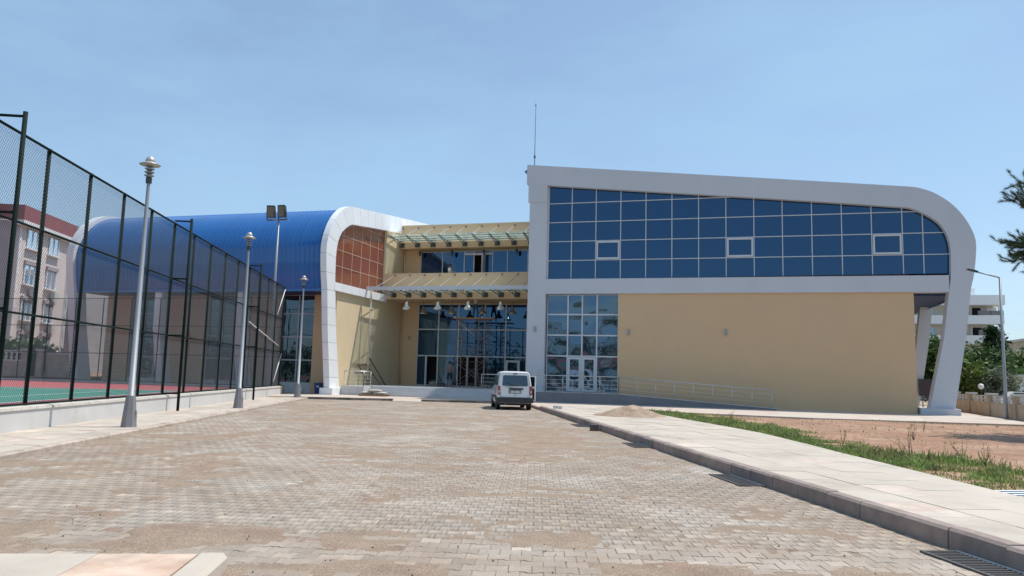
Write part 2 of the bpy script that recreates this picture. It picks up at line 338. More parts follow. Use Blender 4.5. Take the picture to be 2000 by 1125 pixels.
# the others: joined
c2 = outline*0.975; n = len(outline)
def block(idx, ring, zz):
    lx = ring[None, :, 0]; ly = ring[None, :, 1]
    x = cx[idx][:, None]+lx*ru[0]+ly*rv_[0]; y = cy[idx][:, None]+lx*ru[1]+ly*rv_[1]
    z = dz[idx][:, None]+zz+tilt[idx, 1][:, None]*(-lx)+tilt[idx, 0][:, None]*ly
    return np.stack([x, y, z], -1)
top = block(rest, c2, 0.0); bot = block(rest, outline, -0.02)
Vv = np.concatenate([top, bot], 1).reshape(-1, 3); m_ = len(rest); base = np.arange(m_)[:, None]*(2*n)
quads = []
for i in range(n):
    j = (i+1) % n; quads.append(np.concatenate([base+n+i, base+n+j, base+j, base+i], 1))
for i in range(n//2-1):                      # the top face as a strip of quads
    quads.append(np.concatenate([base+i, base+i+1, base+n-2-i, base+n-1-i], 1))
Fq = np.concatenate(quads, 0); tn = np.tile(tone[rest], len(quads))
link('paver_field', mesh_fast('paver_field', Vv, Fq, tone=tn), M['paver'], road, kind='stuff')

# ---- kerbs and sidewalks
def kerb_mesh(name, length, w, h, ch=0.03):
    return MB().prism([(0, -0.05), (0, h-ch), (ch, h), (w, h), (w, -0.05)], 0, 'y', length).mesh(name)
def run_kerb(parent, m, lat, side, a0, a1, length, w, h, seed):
    rnd = random.Random(seed); a = a0; me = kerb_mesh('kerb_stone', length-0.008, w, h); me.materials.append(m)
    while a < a1-.2:
        p = W(lat+rnd.uniform(-.008, .008), a); o = link('kerb_stone', me, None, parent, (p.x, p.y, rnd.uniform(-.006, .004)), (rnd.uniform(-.004, .004), 0, RZ+rnd.uniform(-.006, .006)))
        if side < 0:                          # face to the right
            o.rotation_euler[2] += math.pi; q = W(lat, a+length); o.location = (q.x, q.y, o.location.z)
        a += length
def slab_rows(parent, rows, z, a0, a1, length, mats, seed, outer=None, th=0.06, pinkp=0.1):
    rnd = random.Random(seed); cache = {}
    for k, (l0, l1) in enumerate(rows):
        a = a0-(k % 2)*length*0.5
        while a < a1:
            x0, x1, y0, y1 = l0+.004, l1-.004, a+.004, min(a+length, a1)-.004
            poly = [(x0, y0), (x1, y0), (x1, y1), (x0, y1)]
            full = y1-y0 > length-.02
            if outer: q = clip(poly, *outer); full = full and len(q) == 4 and abs(area(q)-area(poly)) < 1e-6; poly = q
            if len(poly) >= 3 and y1-y0 > .05:
                pk = rnd.random() < pinkp
                key = (k, pk) if full else None
                if key in cache: me = cache[key]
                else:
                    cxm, cym = (x0+x1)/2, (y0+y1)/2
                    me = MB().prism([(p[0]-cxm, p[1]-cym) for p in poly], -th, 'z', 0.0).mesh('slab'); me.materials.append(mats[1] if pk else mats[0])
                    if key: cache[key] = me
                c = W((x0+x1)/2, (y0+y1)/2); link('slab', me, None, parent, (c.x, c.y, z+rnd.uniform(-.003, .003)), (rnd.uniform(-.002, .002), rnd.uniform(-.002, .002), RZ))
            a += length
def sheet(name, pts, z, m, **kw):
    return MB().add([(p[0], p[1], z) for p in pts], [tuple(range(len(pts)))]).build(name, m, **kw)

ZL, ZR, ZF = 0.08, 0.20, 0.13
lsw = sheet('left_sidewalk', [W(-9.6, 8), W(-7.2, 8), W(-7.2, AE), W(-9.6, AE)], ZL-.045, M['sand'], kind='structure')
run_kerb(lsw, M['kerb_left'], LK, -1, 9.0, AE-.1, 0.6, 0.18, ZL+.01, 1)
slab_rows(lsw, [(-7.76, -7.24), (-8.28, -7.76), (-8.8, -8.28), (-9.3, -8.8)], ZL, 9, AE, 0.8, (M['slab'], M['slab_pink']), 2, pinkp=.2)
rsw = sheet('right_sidewalk', [W(5.3, 2), W(9.0, 2), W(9.2, 37.5), W(5.3, 37.5)], ZR-.12, M['sand'], kind='structure')
run_kerb(rsw, M['kerb_right'], RK, 1, 3.4, 37.2, 0.80, 0.17, ZR+.005, 4)
om = (9.25-7.75)/(21-9.5)                    # the outer edge widens away from the camera
slab_rows(rsw, [(5.38, 6.02), (6.02, 6.66), (6.66, 7.30), (7.30, 7.94), (7.94, 8.58), (8.58, 9.25)], ZR, 4.0, 37.5, 1.0, (M['slab'], M['slab_pink']), 5, outer=(1, -om, 7.75-om*9.5), pinkp=.02)
fc = [W(-9.3, AE), W(5.25, AE), W(5.25, 37.5), W(9.25, 37.5), Vector((-3.0, 36.8, 0)), Vector((3.6, 36.0, 0)), Vector((12.2, 37.3, 0)), Vector((13.1, 40.5, 0)), Vector((14.4, 66, 0)), Vector((-60, 66, 0)), Vector((-60, 42.2, 0)), W(-9.3, 48.9)]
forecourt = MB().prism([(p.x, p.y) for p in fc], -.08, 'z', ZF).build('forecourt', M['court_path'], kind='structure')
run_kerb(forecourt, M['kerb_right'], RK, 1, 37.2, AE, 0.80, 0.15, ZF+.005, 8)
km = MB().prism([(0, -.05), (0, ZF-.02), (.03, ZF+.006), (.16, ZF+.006), (.16, -.05)], 0, 'y', 0.79).mesh('kerb_stone'); km.materials.append(M['kerb_right'])
for k in range(15):
    l = LK+.05+.8*k
    if 6 <= k <= 7: continue                  # dropped kerb with a pale ramp slab
    p = W(l+.8, AE); link('kerb_stone', km, None, forecourt, (p.x, p.y, 0), (0, 0, RZ+math.pi/2))
p = W(-1.35, AE-.55); dr = link('dropped_kerb', MB().prism([(-.3, -.02), (-.3, .02), (.62, ZF+.006), (.62, -.02)], -.85, 'x', .75).mesh('dropped_kerb'), M['slab'], forecourt, (p.x, p.y, 0), (0, 0, RZ))

isl_ = sheet('corner_sidewalk', [W(-9, 1), W(-1.75, 1), W(-1.75, 6.45), W(-9, 6.45)], ZF-.03, M['sand'], kind='structure')
for k, (l0, l1, pk) in enumerate([(-2.56, -1.80, 1), (-3.32, -2.56, 0), (-4.08, -3.32, 0), (-4.84, -4.08, 1), (-5.6, -4.84, 0)]):
    for a0, a1 in ((3.1, 4.2), (4.2, 5.35), (5.35, 6.5)):
        c = W((l0+l1)/2, (a0+a1)/2); hw, hl = (l1-l0)/2-.004, (a1-a0)/2-.004
        link('slab', MB().box(-hw, hw, -hl, hl, -.07, 0).mesh('slab'), M['slab_rust'] if (pk and a0 > 5) else M['slab'], isl_, (c.x, c.y, ZF+random.uniform(-.002, .002)), (0, 0, RZ))
me = MB().prism([(0, -.05), (0, ZF-.035), (-.035, ZF+.004), (-.2, ZF+.004), (-.2, -.05)], 0, 'y', 0.78).mesh('kerb_stone'); me.materials.append(M['slab'])
for k in range(4):
    p = W(-1.58, 5.74-.8*k); link('kerb_stone', me, None, isl_, (p.x, p.y, 0), (0, 0, RZ))

# ---- soil field on the right with a gently uneven surface
gx, gy = np.meshgrid(np.linspace(-8, 40, 150), np.linspace(3, 39, 110), indexing='ij')
lf, af = latlong(gx, gy); edge = np.where(af < 21, 7.75+om*(af-9.5), 9.25)
inside = (lf > edge-.15) & (gy < 37.6+0.05*np.maximum(gx-4, 0))
hz_ = 0.10+0.10*(fbm(gx*.35+8, gy*.35+3, 4)-.5)+0.03*(fbm(gx*2+1, gy*2, 2)-.5)
hz_ = np.where(gy > 35.6, np.minimum(hz_, .06), hz_); hz_ = np.where(lf < edge+.25, np.minimum(hz_, .15), hz_)
V = np.stack([gx, gy, hz_], -1).reshape(-1, 3); ni, nj = gx.shape
I = (np.arange(ni-1)[:, None]*nj+np.arange(nj-1)[None, :]); ok = (inside[:-1, :-1] | inside[1:, :-1] | inside[:-1, 1:] | inside[1:, 1:])
I = I[ok]
soil = link('soil_field', mesh_fast('soil_field', V, np.stack([I, I+nj, I+nj+1, I+1], 1), smooth=True), M['dirt'], kind='structure')
def soil_z(x, y): return 0.10+0.10*(fbm(x*.35+8, y*.35+3, 4)-.5)+0.03*(fbm(x*2+1, y*2, 2)-.5)

# ---- sports court behind the fence
ZC = 0.44
sheet('sports_court', [W(-9.5, -28), W(-9.5, 48.6), Vector((-62, 41.6, 0)), W(-50, -28)], ZC, M['red_court'], kind='structure')
court = bpy.data.objects['sports_court']
def cstrip(name, m, l0, l1, a0, a1, z): sheet(name, [W(l0, a0), W(l1, a0), W(l1, a1), W(l0, a1)], z, m, parent=court)
cstrip('green_surface', M['green_court'], -30.5, -12.3, 6, 39.5, ZC+.004)
for l0, l1, a0, a1 in ((-12.36, -12.26, 6, 39.5), (-30.5, -12.36, 39.42, 39.52), (-14.66, -14.56, 8, 37), (-28, -14.66, 36.9, 37.0), (-28, -14.66, 24.95, 25.03), (-21.3, -21.22, 25.03, 36.9)):
    cstrip('court_line', M['white_line'], l0, l1, a0, a1, ZC+.008)

# ================================================================ BUILDINGS
# shared section of both wings, s = metres in from the outermost point of the curve: outer (s,z) and inner (s,z) edge of the white frame
SEC = [(1.37, .13, 2.60, .13), (.67, 4.26, 1.72, 4.25), (.36, 6.74, 1.39, 6.74), (.18, 7.6, 1.28, 7.6), (.06, 8.45, 1.25, 8.4), (0, 9.19, 1.24, 9.0),
       (.05, 9.75, 1.30, 9.55), (.28, 10.4, 1.45, 10.05), (.68, 11.1, 1.75, 10.55), (1.2, 11.7, 2.15, 10.9), (1.88, 12.22, 2.63, 11.2), (2.5, 12.5, 3.1, 11.42),
       (3.3, 12.68, 3.7, 11.53), (6.69, 13.06, 6.7, 11.87), (10.63, 13.49, 10.63, 12.29), (25.25, 15.07, 25.25, 13.80)]
def smooth_sec(sec, sub=4):
    P = np.array(sec); o_ = []
    for i in range(len(P)-1):
        p0, p1, p2, p3 = P[max(i-1, 0)], P[i], P[i+1], P[min(i+2, len(P)-1)]
        lin = i < 2 or i > 11
        for k in range(1 if lin else sub):
            t = k/(1 if lin else sub)
            q = p1+(p2-p1)*t if lin else 0.5*((2*p1)+(-p0+p2)*t+(2*p0-5*p1+4*p2-p3)*t*t+(-p0+3*p1-3*p2+p3)*t**3)
            o_.append(q)
    o_.append(P[-1]); return np.array(o_)
SM = smooth_sec(SEC)
def frame_piece(sec, f, d0, d1):
    """solid strip between outer and inner edge, from depth d0 to d1; f(s,z,d) -> world point"""
    vs = []; n = len(sec)
    for so_, zo, si, zi in sec: vs += [f(so_, zo, d0), f(si, zi, d0), f(si, zi, d1), f(so_, zo, d1)]
    fs = []
    for i in range(n-1):
        a = 4*i; b = a+4
        for k in range(4): fs.append((a+k, a+(k+1) % 4, b+(k+1) % 4, b+k))
    fs += [(0, 3, 2, 1), (4*n-4, 4*n-3, 4*n-2, 4*n-1)]
    return vs, fs
def inner_at(s):
    return float(np.interp(s, SM[:, 2], SM[:, 3]))

def glaze(parent, region, xs, zs, plane, axis, gmat, bmat, bw=.05, bd=.06, gthick=.02, skip=(), pane_name='pane', sgn=-1, bars=True):
    """Panes cut to the opening 'region' on a grid and the bars between them. plane = coordinate of the glass; sgn = side that faces out."""
    for i in range(len(xs)-1):
        for j in range(len(zs)-1):
            if (i, j) in skip: continue
            q = cell(region, xs[i]+bw*.35, xs[i+1]-bw*.35, zs[j]+bw*.35, zs[j+1]-bw*.35)
            if q and area(q) > .02:
                MB().prism(q, plane, axis, plane-sgn*gthick).build(pane_name, gmat, parent, world=True)
    if not bars: return
    for i, x in enumerate(xs):
        q = cell(region, x-bw/2, x+bw/2, -1, 99)
        if q: MB().prism(q, plane+sgn*bd, axis, plane+sgn*.003).build('mullion', bmat, parent, world=True)
    for z in zs:
        q = cell(region, -99, 99, z-bw/2, z+bw/2)
        if q: MB().prism(q, plane+sgn*(bd-.006), axis, plane+sgn*.004).build('transom', bmat, parent, world=True)

# ---------------------------------------------------------------- right wing
XO = 12.73; YF = 46.0
rw = thing('right_wing', 'white curved-frame wing with dark blue glazing over a plain tan wall', 'building', (0, YF, ZF))
f_r = lambda s, z, d: (XO-s, d, z)
vs, fs = frame_piece(SM, f_r, YF, YF+.75)
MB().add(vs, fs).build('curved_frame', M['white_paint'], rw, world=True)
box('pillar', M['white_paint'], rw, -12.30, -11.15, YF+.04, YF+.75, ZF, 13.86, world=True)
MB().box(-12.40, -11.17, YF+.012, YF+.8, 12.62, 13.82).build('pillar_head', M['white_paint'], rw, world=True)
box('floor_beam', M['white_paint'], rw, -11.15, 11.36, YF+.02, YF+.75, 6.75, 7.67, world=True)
box('column_foot', M['white_paint'], rw, 9.72, 11.62, YF-.25, YF+.98, ZF-.05, ZF+.34, world=True)
reg = [(-11.13, 7.69)]+[(XO-s, z) for s, z in [(r[2], r[3]) for r in SM if r[3] > 7.65 and r[2] < 24.0]]+[(-11.13, 13.67)]
xs = [-11.13, -9.61, -8.08, -6.54, -5.0, -3.44, -1.87, -.29, 1.29, 2.87, 4.47, 6.06, 7.62, 9.19, 10.22, 11.6]
zs = [7.69, 8.87, 10.08, 11.30, 12.52, 13.9]
glaze(rw, reg, xs, zs, YF+.36, 'y', M['sky_glass'], M['alu'], .046, .07)
for i, x0, x1 in ((2, -8.08, -6.54), (7, -.29, 1.29), (12, 7.62, 9.19)):     # three opening lights
    v = MB()
    for a, b, c, d in ((x0+.05, x1-.05, 8.91, 9.02), (x0+.05, x1-.05, 9.94, 10.04), (x0+.05, x0+.15, 9.02, 9.94), (x1-.15, x1-.05, 9.02, 9.94)): v.box(a, b, YF+.26, YF+.35, c, d)
    v.build('vent_frame', M['alu'], rw, world=True)
for q in ([(-11.15, 7.67), (-11.06, 7.67), (-11.06, 13.62), (-11.15, 13.62)],): MB().prism(q, YF+.2, 'y', YF+.7).build('reveal', M['white_paint'], rw, world=True)
# door glazing
rg2 = [(-11.08, .74), (-6.62, .74), (-6.62, 6.72), (-11.08, 6.72)]
dx = [-11.08, -9.76, -8.86, -7.94, -6.62]; dzs = [.74, 2.92, 4.20, 5.48, 6.72]
glaze(rw, rg2, dx, dzs, YF+.40, 'y', M['door_glass'], M['alu'], .085, .08, skip=((1, 0), (2, 0)))
for x0, x1 in ((-9.72, -8.90), (-8.82, -7.98)):
    d = box('door', M['door_glass'], rw, x0+.13, x1-.13, YF+.36, YF+.40, .9, 2.72, world=True)
    v = MB()
    for a, b, c, e in ((x0+.01, x0+.13, .76, 2.86), (x1-.13, x1-.01, .76, 2.86), (x0+.13, x1-.13, .76, .9), (x0+.13, x1-.13, 2.72, 2.86)): v.box(a, b, YF+.31, YF+.41, c, e)
    v.build('door_frame', M['alu'], d, world=True)
    hx = x1-.07 if x0 < -9 else x0+.07
    MB().tube((hx, YF+.25, 1.5), (hx, YF+.25, 2.0), .02).build('door_handle', M['inox'], d, world=True)
box('wall', M['yellow'], rw, -6.62, 9.62, YF+.14, YF+.9, ZF-.02, 6.78, world=True)
box('inner_core', M['yellow'], rw, -12.25, 9.55, YF+.92, 76, ZF-.02, 11.2, world=True)
# sheet roof and soffit behind the front frame
skin = [(r[0]+.25, r[1]-.12) for r in SM if r[1] > 6.6]; skin = [(max(s_, .28), z_) for s_, z_ in skin]
def skin_mesh(name, f, d0, d1, pts):
    vs = []; fs = []
    for s_, z_ in pts: vs += [f(s_, z_, d0), f(s_, z_, d1)]
    n_ = len(pts)
    for s_, z_ in pts: vs += [f(s_+.15, z_-.12, d0), f(s_+.15, z_-.12, d1)]
    for i in range(n_-1): fs += [(2*i, 2*i+2, 2*i+3, 2*i+1), (2*n_+2*i, 2*n_+2*i+1, 2*n_+2*i+3, 2*n_+2*i+2), (2*i, 2*n_+2*i, 2*n_+2*i+2, 2*i+2), (2*i+1, 2*i+3, 2*n_+2*i+3, 2*n_+2*i+1)]
    fs += [(0, 1, 2*n_+1, 2*n_), (2*n_-2, 4*n_-2, 4*n_-1, 2*n_-1)]
    return MB().add(vs, fs)
skin_mesh('roof', f_r, YF+.75, 76, skin).build('roof', M['blue_roof'], rw, smooth=True, world=True)
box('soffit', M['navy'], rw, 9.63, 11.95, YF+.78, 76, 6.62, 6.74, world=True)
for yy in (53.4, 61.0, 68.6):
    sc = [(so_+.16, zo, so_+.85, zo) for so_, zo, si, zi in SEC[:3]]; sc[2] = (.55, 6.63, 1.24, 6.63)
    v, f = frame_piece(sc, f_r, yy, yy+.5); MB().add(v, f).build('side_column', M['white_paint'], rw, world=True)

# ---------------------------------------------------------------- left hall
XL = -24.5; YO = 42.37; XE = -44.4
lh = thing('sports_hall', 'long hall with bright blue curved sheet roof and white end arch', 'building', (XL, YO, ZF))
f_l = lambda s, z, d: (d, YO+s, z)
sec_l = [list(r) for r in SM]; sec_l[-1] = [21, 14.6, 21, 13.4]
# the white arch facing the entrance, clad in separate panels
def panels(x0, x1, sections, step):
    P = np.array(sections); mid = (P[:, :2]+P[:, 2:])/2; d = np.r_[0, np.cumsum(np.linalg.norm(np.diff(mid, axis=0), axis=1))]
    n_ = int(round(d[-1]/step)); cuts = np.linspace(0, d[-1], n_+1); gap = .012
    for a, b in zip(cuts[:-1], cuts[1:]):
        ts = [a+gap]+[t for t in d if a+gap+.02 < t < b-gap-.02]+[b-gap]
        q = np.array([[np.interp(t, d, P[:, k]) for k in range(4)] for t in ts])
        v, f = frame_piece(q, f_l, x0, x1); MB().add(v, f).build('cladding_panel', M['white_panel'], lh, world=True)
    v, f = frame_piece([(r[0]+.03, r[1]-.03 if r[1] > 11 else r[1], r[2]-.03, r[3]+.03 if r[3] > 10.8 else r[3]) for r in P], f_l, x0+.03, x1-.03); MB().add(v, f).build('arch_core', M['alu_grey'], lh, world=True)
panels(XL-.42, XL, sec_l, 1.12)
v, f = frame_piece(sec_l, f_l, XE-.6, XE); MB().add(v, f).build('far_arch', M['white_panel'], lh, world=True)
box('arch_foot', M['white_panel'], lh, XL-.62, XL+.28, YO+1.12, YO+2.95, ZF-.05, ZF+.42, world=True)
# blue sheets with standing seams
pts = [(r[0]+.26, r[1]-.16) for r in SM if r[1] > 6.7]; pts = [(max(a, .29), b) for a, b in pts]; pts[-1] = (21, 14.45); pts = [(.62, 6.8)]+pts[1:]
npan = 58; wp = (XL-.42-XE)/npan
vs = []; fs = []; prof = [(0, 0), (.03, 0), (.05, .028), (.062, .028), (.08, 0), (wp, 0)]; k_ = len(prof)
def nrm(i):
    a = pts[max(i-1, 0)]; b = pts[min(i+1, len(pts)-1)]; t = np.array([b[0]-a[0], b[1]-a[1]]); t = t/np.linalg.norm(t); return np.array([-t[1], t[0]])
for i, (s_, z_) in enumerate(pts):
    nn = nrm(i); nn = nn if nn[0] <= 0.2 else -nn
    for x, h in prof: vs.append((x, YO+s_+nn[0]*h, z_+nn[1]*h))
for i in range(len(pts)-1):
    for j in range(k_-1): fs.append((i*k_+j, i*k_+j+1, (i+1)*k_+j+1, (i+1)*k_+j))
shm = mesh_np('roof_sheet', vs, fs); shm.materials.append(M['blue_roof'])
for i in range(npan): link('roof_sheet', shm, None, lh, (XE+i*wp, 0, 0), world=True)
box('eave_trim', M['blue_roof'], lh, XE, XL-.42, YO+.6, YO+.72, 6.66, 6.82, world=True)
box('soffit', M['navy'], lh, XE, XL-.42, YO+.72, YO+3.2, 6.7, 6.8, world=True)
for xc in (-31.2, -37.6):
    sc = [(so_+.1, zo, so_+.95, zo) for so_, zo, si, zi in SEC[:3]]; sc[2] = (.75, 6.69, 1.55, 6.69)
    v, f = frame_piece(sc, f_l, xc-.27, xc+.27); MB().add(v, f).build('front_column', M['white_panel'], lh, world=True)
YW = YO+3.15
for x0, x1 in ((-44.1, -41.9), (-38.7, -35.4), (-31.9, -29.45), (-27.0, -24.95)):
    box('front_wall', M['yellow'], lh, x0, x1, YW, YW+.6, ZF, 6.72, world=True)
for x0, x1, nx in ((-41.9, -38.7, 3), (-35.4, -31.9, 3), (-29.45, -27.0, 2)):
    box('sill_wall', M['step'], lh, x0, x1, YW+.05, YW+.5, ZF, .78, world=True)
    glaze(lh, [(x0, .78), (x1, .78), (x1, 6.72), (x0, 6.72)], list(np.linspace(x0, x1, nx+1)), [.78, 2.3, 3.85, 5.42, 6.72], YW+.18, 'y', M['hall_glass'], M['alu_grey'], .10, .07)
box('hall_core', M['yellow'], lh, -44.05, XL-.46, YW+.62, 66, ZF, 12.2, world=True)
# end wall facing the entrance
box('end_wall', M['yellow_lit'], lh, XL-.44, XL-.20, YO+2.0, 66, ZF, 6.82, world=True)
box('end_wall_upper', M['yellow_lit'], lh, XL-.44, XL-.19, 51.35, 66, 6.82, 13.3, world=True)
for a, b in ((43.62, 44.74), (44.76, 45.88), (45.90, 47.02), (47.04, 48.16), (48.18, 49.7), (49.72, 51.3)):
    box('band_panel', M['white_panel'], lh, XL-.2, XL+.02, a, b, 6.78, 7.31, world=True)
regb = [(43.72, 7.31)]+[(51.33, 7.31), (51.33, YO and inner_at(51.33-YO)-.02)]+[(YO+r[2], r[3]) for r in SM[::-1] if r[3] > 7.5 and r[2] < 8.9]
glaze(lh, regb, [43.0, 45.13, 46.43, 47.73, 49.03, 50.33, 51.33], [7.31, 8.48, 9.56, 10.62, 11.69, 13], XL-.37, 'x', M['copper'], M['tan_bar'], .034, .03, sgn=1)

# ---------------------------------------------------------------- entrance block between the wings
eb = thing('entrance_block', 'tan entrance block with balcony, glass canopies and tall glazed front', 'building', (-18.4, 54.5, ZF))
XA, XB = XL-.18, -12.3; YE = 54.5
box('fascia', M['yellow'], eb, XA, XB, 53.6, 54.6, 11.15, 12.88, world=True)
box('roof_coping', M['yellow_lit'], eb, XA, XB, 53.55, 54.7, 12.881, 12.96, world=True)
box('roof_slab', M['conc'], eb, XA, XB, 54.7, 75, 12.3, 12.8, world=True)
box('upper_pier', M['yellow'], eb, XA, -23.2, YE-.02, YE+.4, 7.95, 11.15, world=True)
box('balcony_front', M['yellow'], eb, XA, XB, 51.3, 51.6, 7.0, 8.9, world=True)
box('balcony_floor', M['yellow'], eb, XA, XB, 51.6, YE+.3, 7.02, 7.9, world=True)
box('lower_pier', M['yellow'], eb, XA, -23.24, YE-.02, YE+.4, ZF, 7.02, world=True)
box('lintel', M['yellow'], eb, -23.24, XB, YE-.03, YE+.3, 6.92, 7.02, world=True)
# upper windows
regu = [(-23.2, 7.92), (XB, 7.92), (XB, 11.0), (-23.2, 11.0)]
ux_ = [-23.2, -21.4, -19.62, -18.85, -18.08, -17.35, -16.18, -14.6, XB]
glaze(eb, regu, ux_, [7.92, 11.0], YE, 'y', M['sky_glass'], M['alu'], .07, .06, skip=((3, 0),))
box('door_leaf', M['alu'], eb, -18.0, -17.93, YE-.75, YE-.02, 7.95, 10.75, world=True)
box('door_head', M['alu'], eb, -19.6, -17.4, YE-.09, YE-.065, 10.68, 10.86, world=True)
box('dark_backing', M['dark'], eb, -23.1, XB, YE+.9, YE+1.0, ZF, 11.1, world=True)  # black sheet; darkness of the unlit interior is put into its colour
# ground-floor glazing
regg = [(-23.22, .74), (XB, .74), (XB, 6.92), (-23.22, 6.92)]
gx_ = [-23.22, -21.52, -19.9, -17.81, -16.17, -14.55, XB]
glaze(eb, regg, gx_, [.74, 2.98, 4.99, 6.92], YE, 'y', M['sky_glass'], M['alu'], .085, .07, skip=((0, 0), (2, 0)))
box('side_light', M['sky_glass'], eb, -23.15, -22.53, YE, YE+.02, .8, 2.9, world=True)
box('door_post', M['alu'], eb, -22.53, -22.40, YE-.07, YE+.02, .74, 2.94, world=True)
for x0, x1 in ((-19.2, -19.05), (-18.5, -18.38)): box('door_post', M['alu_grey'], eb, x0, x1, YE-.05, YE+.03, .74, 2.94, world=True)
v = MB()
for a, b, c, d_ in ((-16.1, -15.95, .76, 2.75), (-15.2, -15.02, .76, 2.75), (-15.95, -15.2, 2.6, 2.75)): v.box(a, b, YE-.1, YE-.072, c, d_)
v.build('door_frame', M['alu'], eb, world=True)

def canopy(zw, zf, yw, yf, xs_, zrod, beam, glass_over=.1):
    c = link('glass_canopy', None, None, eb, (0, 0, 0), world=True)
    if beam: box('front_beam', M['alu'], c, XL+.02, XB-.02, yf-.08, yf+.08, zf-.13, zf+.13, world=True)
    for a, b in zip(xs_[:-1], xs_[1:]):
        for y0, y1, t0, t1 in ((yf+.1, (yw+yf)/2-.01, 0, .5), ((yw+yf)/2+.01, yw-.05, .5, 1)):
            za = zf+.12+(zw+.18-zf-.12)*t0; zb = zf+.12+(zw+.18-zf-.12)*t1
            MB().prism([(y0, za), (y1, zb), (y1, zb+.02), (y0, za+.02)], a+.015, 'x', b-.015).build('canopy_pane', M['canopy_glass'], c, world=True)
    for x in xs_:
        m_ = MB(); n_ = 5
        T = [Vector((x, yf+.05+(yw-yf-.05)*t, zf+.08+(zw+.13-zf-.08)*t)) for t in np.linspace(0, 1, n_+1)]
        Bt = [Vector((x, yf+.05+(yw-yf-.05)*t, zf-.02+(zw-.18-zf+.02)*t)) for t in np.linspace(0, 1, n_+1)]
        m_.tube(T[0], T[-1], .035, n=4); m_.tube(Bt[0], Bt[-1], .035, n=4)
        for i in range(n_): m_.tube(Bt[i], T[i+1], .018, n=4); m_.tube(T[i+1], Bt[i+1], .018, n=4)
        m_.build('bracket', M['canopy_steel'], c, world=True)
        if x < XB-.3: box('wall_plate', M['steel_dark'], c, x-.2, x+.2, yw-.05, yw-.003, zw-.22, zw+.1, world=True)
        MB().tube((x+.02, yw-.01, zrod), (x+.02, yf+.25, zf+.14), .022, n=5).build('tie_rod', M['inox'], c, world=True)
        MB().tube((x+.02, yw-.06, zrod), (x+.02, yw, zrod), .06, n=8).build('rod_anchor', M['steel_dark'], c, world=True)
    for t in (.25, .5, .75):
        y = yf+(yw-yf)*t; z = zf+.1+(zw+.15-zf-.1)*t
        MB().tube((xs_[0], y, z), (min(xs_[-1], XB-.05), y, z), .03, n=4).build('purlin', M['canopy_steel'], c, world=True)
    return c
canopy(7.34, 7.42, 51.3, 48.1, [-23.9+1.18*k for k in range(10)], 8.74, True)
canopy(11.45, 11.72, 53.6, 51.35, [-24.45+1.285*k for k in range(10)], 12.72, False)
MB().tube((XL+.3, 48.25, .72), (XL+.3, 48.25, 7.3), .055, n=10).build('downpipe', M['conc_top'], eb, smooth=True, world=True)
for z in (2.2, 4.1, 5.9): MB().tube((XL+.3, 48.25, z), (XL+.3, 48.25, z+.07), .09, n=10).build('pipe_collar', M['inox'], eb, world=True)
MB().tube((XL-.05, YE-.1, 8.0), (XL-.05, YE-.1, 11.1), .05, n=8).build('downpipe', M['yellow_lit'], eb, smooth=True, world=True)
MB().tube((XL-.02, YE-.12, .72), (XL-.02, YE-.12, 6.95), .05, n=8).build('downpipe', M['yellow'], eb, smooth=True, world=True)

# ---------------------------------------------------------------- steps, platform, ramp
stp = thing('entrance_steps', 'wide grey stone steps and landing before the entrance glazing', 'steps', (-18, 45, ZF))
box('landing', M['step'], stp, XL-.18, -11.3, 45.95, YE+.9, ZF-.02, .72, world=True)
for k in range(4):
    hgt = .1475
    box('step', M['step'], stp, -22.6, -13.42, 44.75+.3*k, 45.948, ZF+hgt*k+(.001 if k else -.02), ZF+hgt*(k+1)-.001, world=True)
box('cheek_wall', M['step'], stp, -24.2, -22.61, 44.6, 45.947, ZF-.02, .70, world=True)
rp_ = thing('access_ramp', 'grey concrete ramp sloping down along the tan wall', 'ramp', (-6, 45, ZF))
MB().prism([(-13.41, ZF-.02), (2.3, ZF-.02), (2.3, .19), (-6.3, .715), (-13.41, .715)], 44.35, 'y', YF+.135).build('ramp_body', M['ramp'], rp_, world=True)
MB().prism([(2.3, .191), (-6.3, .716), (-13.41, .716), (-13.41, .75), (-6.3, .75), (2.3, .225)], 44.33, 'y', 44.62).build('ramp_edge', M['conc'], rp_, world=True)
def railing(name, label, pts, spacing, h=.95, bars=(.25, .48, .72), group='metal railings around the entrance'):
    t = thing(name, label, 'railing', pts[0], group=group)
    for a, b in zip(pts[:-1], pts[1:]):
        a = Vector(a); b = Vector(b); ln = (b-a).length; n_ = max(1, round(ln/spacing))
        for k in range(n_+1):
            p = a.lerp(b, k/n_); MB().tube(p, p+Vector((0, 0, h)), .024, n=8).build('post', M['inox'], t, smooth=True, world=True)
        MB().tube(a+Vector((0, 0, h)), b+Vector((0, 0, h)), .03, n=8).build('handrail', M['inox'], t, smooth=True, world=True)
        for q in bars: MB().tube(a+Vector((0, 0, q)), b+Vector((0, 0, q)), .010, n=5).build('rail', M['inox'], t, world=True)
    return t
railing('ramp_railing', 'long steel railing following the sloping ramp', [(-12.9, 44.45, .75), (-6.3, 44.45, .75), (2.1, 44.45, .24)], 1.05)
railing('landing_railing', 'short steel railing on the landing left of the drainpipe shadow', [(-24.15, 44.85, .70), (-22.75, 44.85, .70), (-22.75, 45.85, .70)], .75)
railing('landing_railing', 'steel railing on the landing directly behind the white van', [(-15.2, 46.1, .72), (-11.6, 46.1, .72)], 1.2)
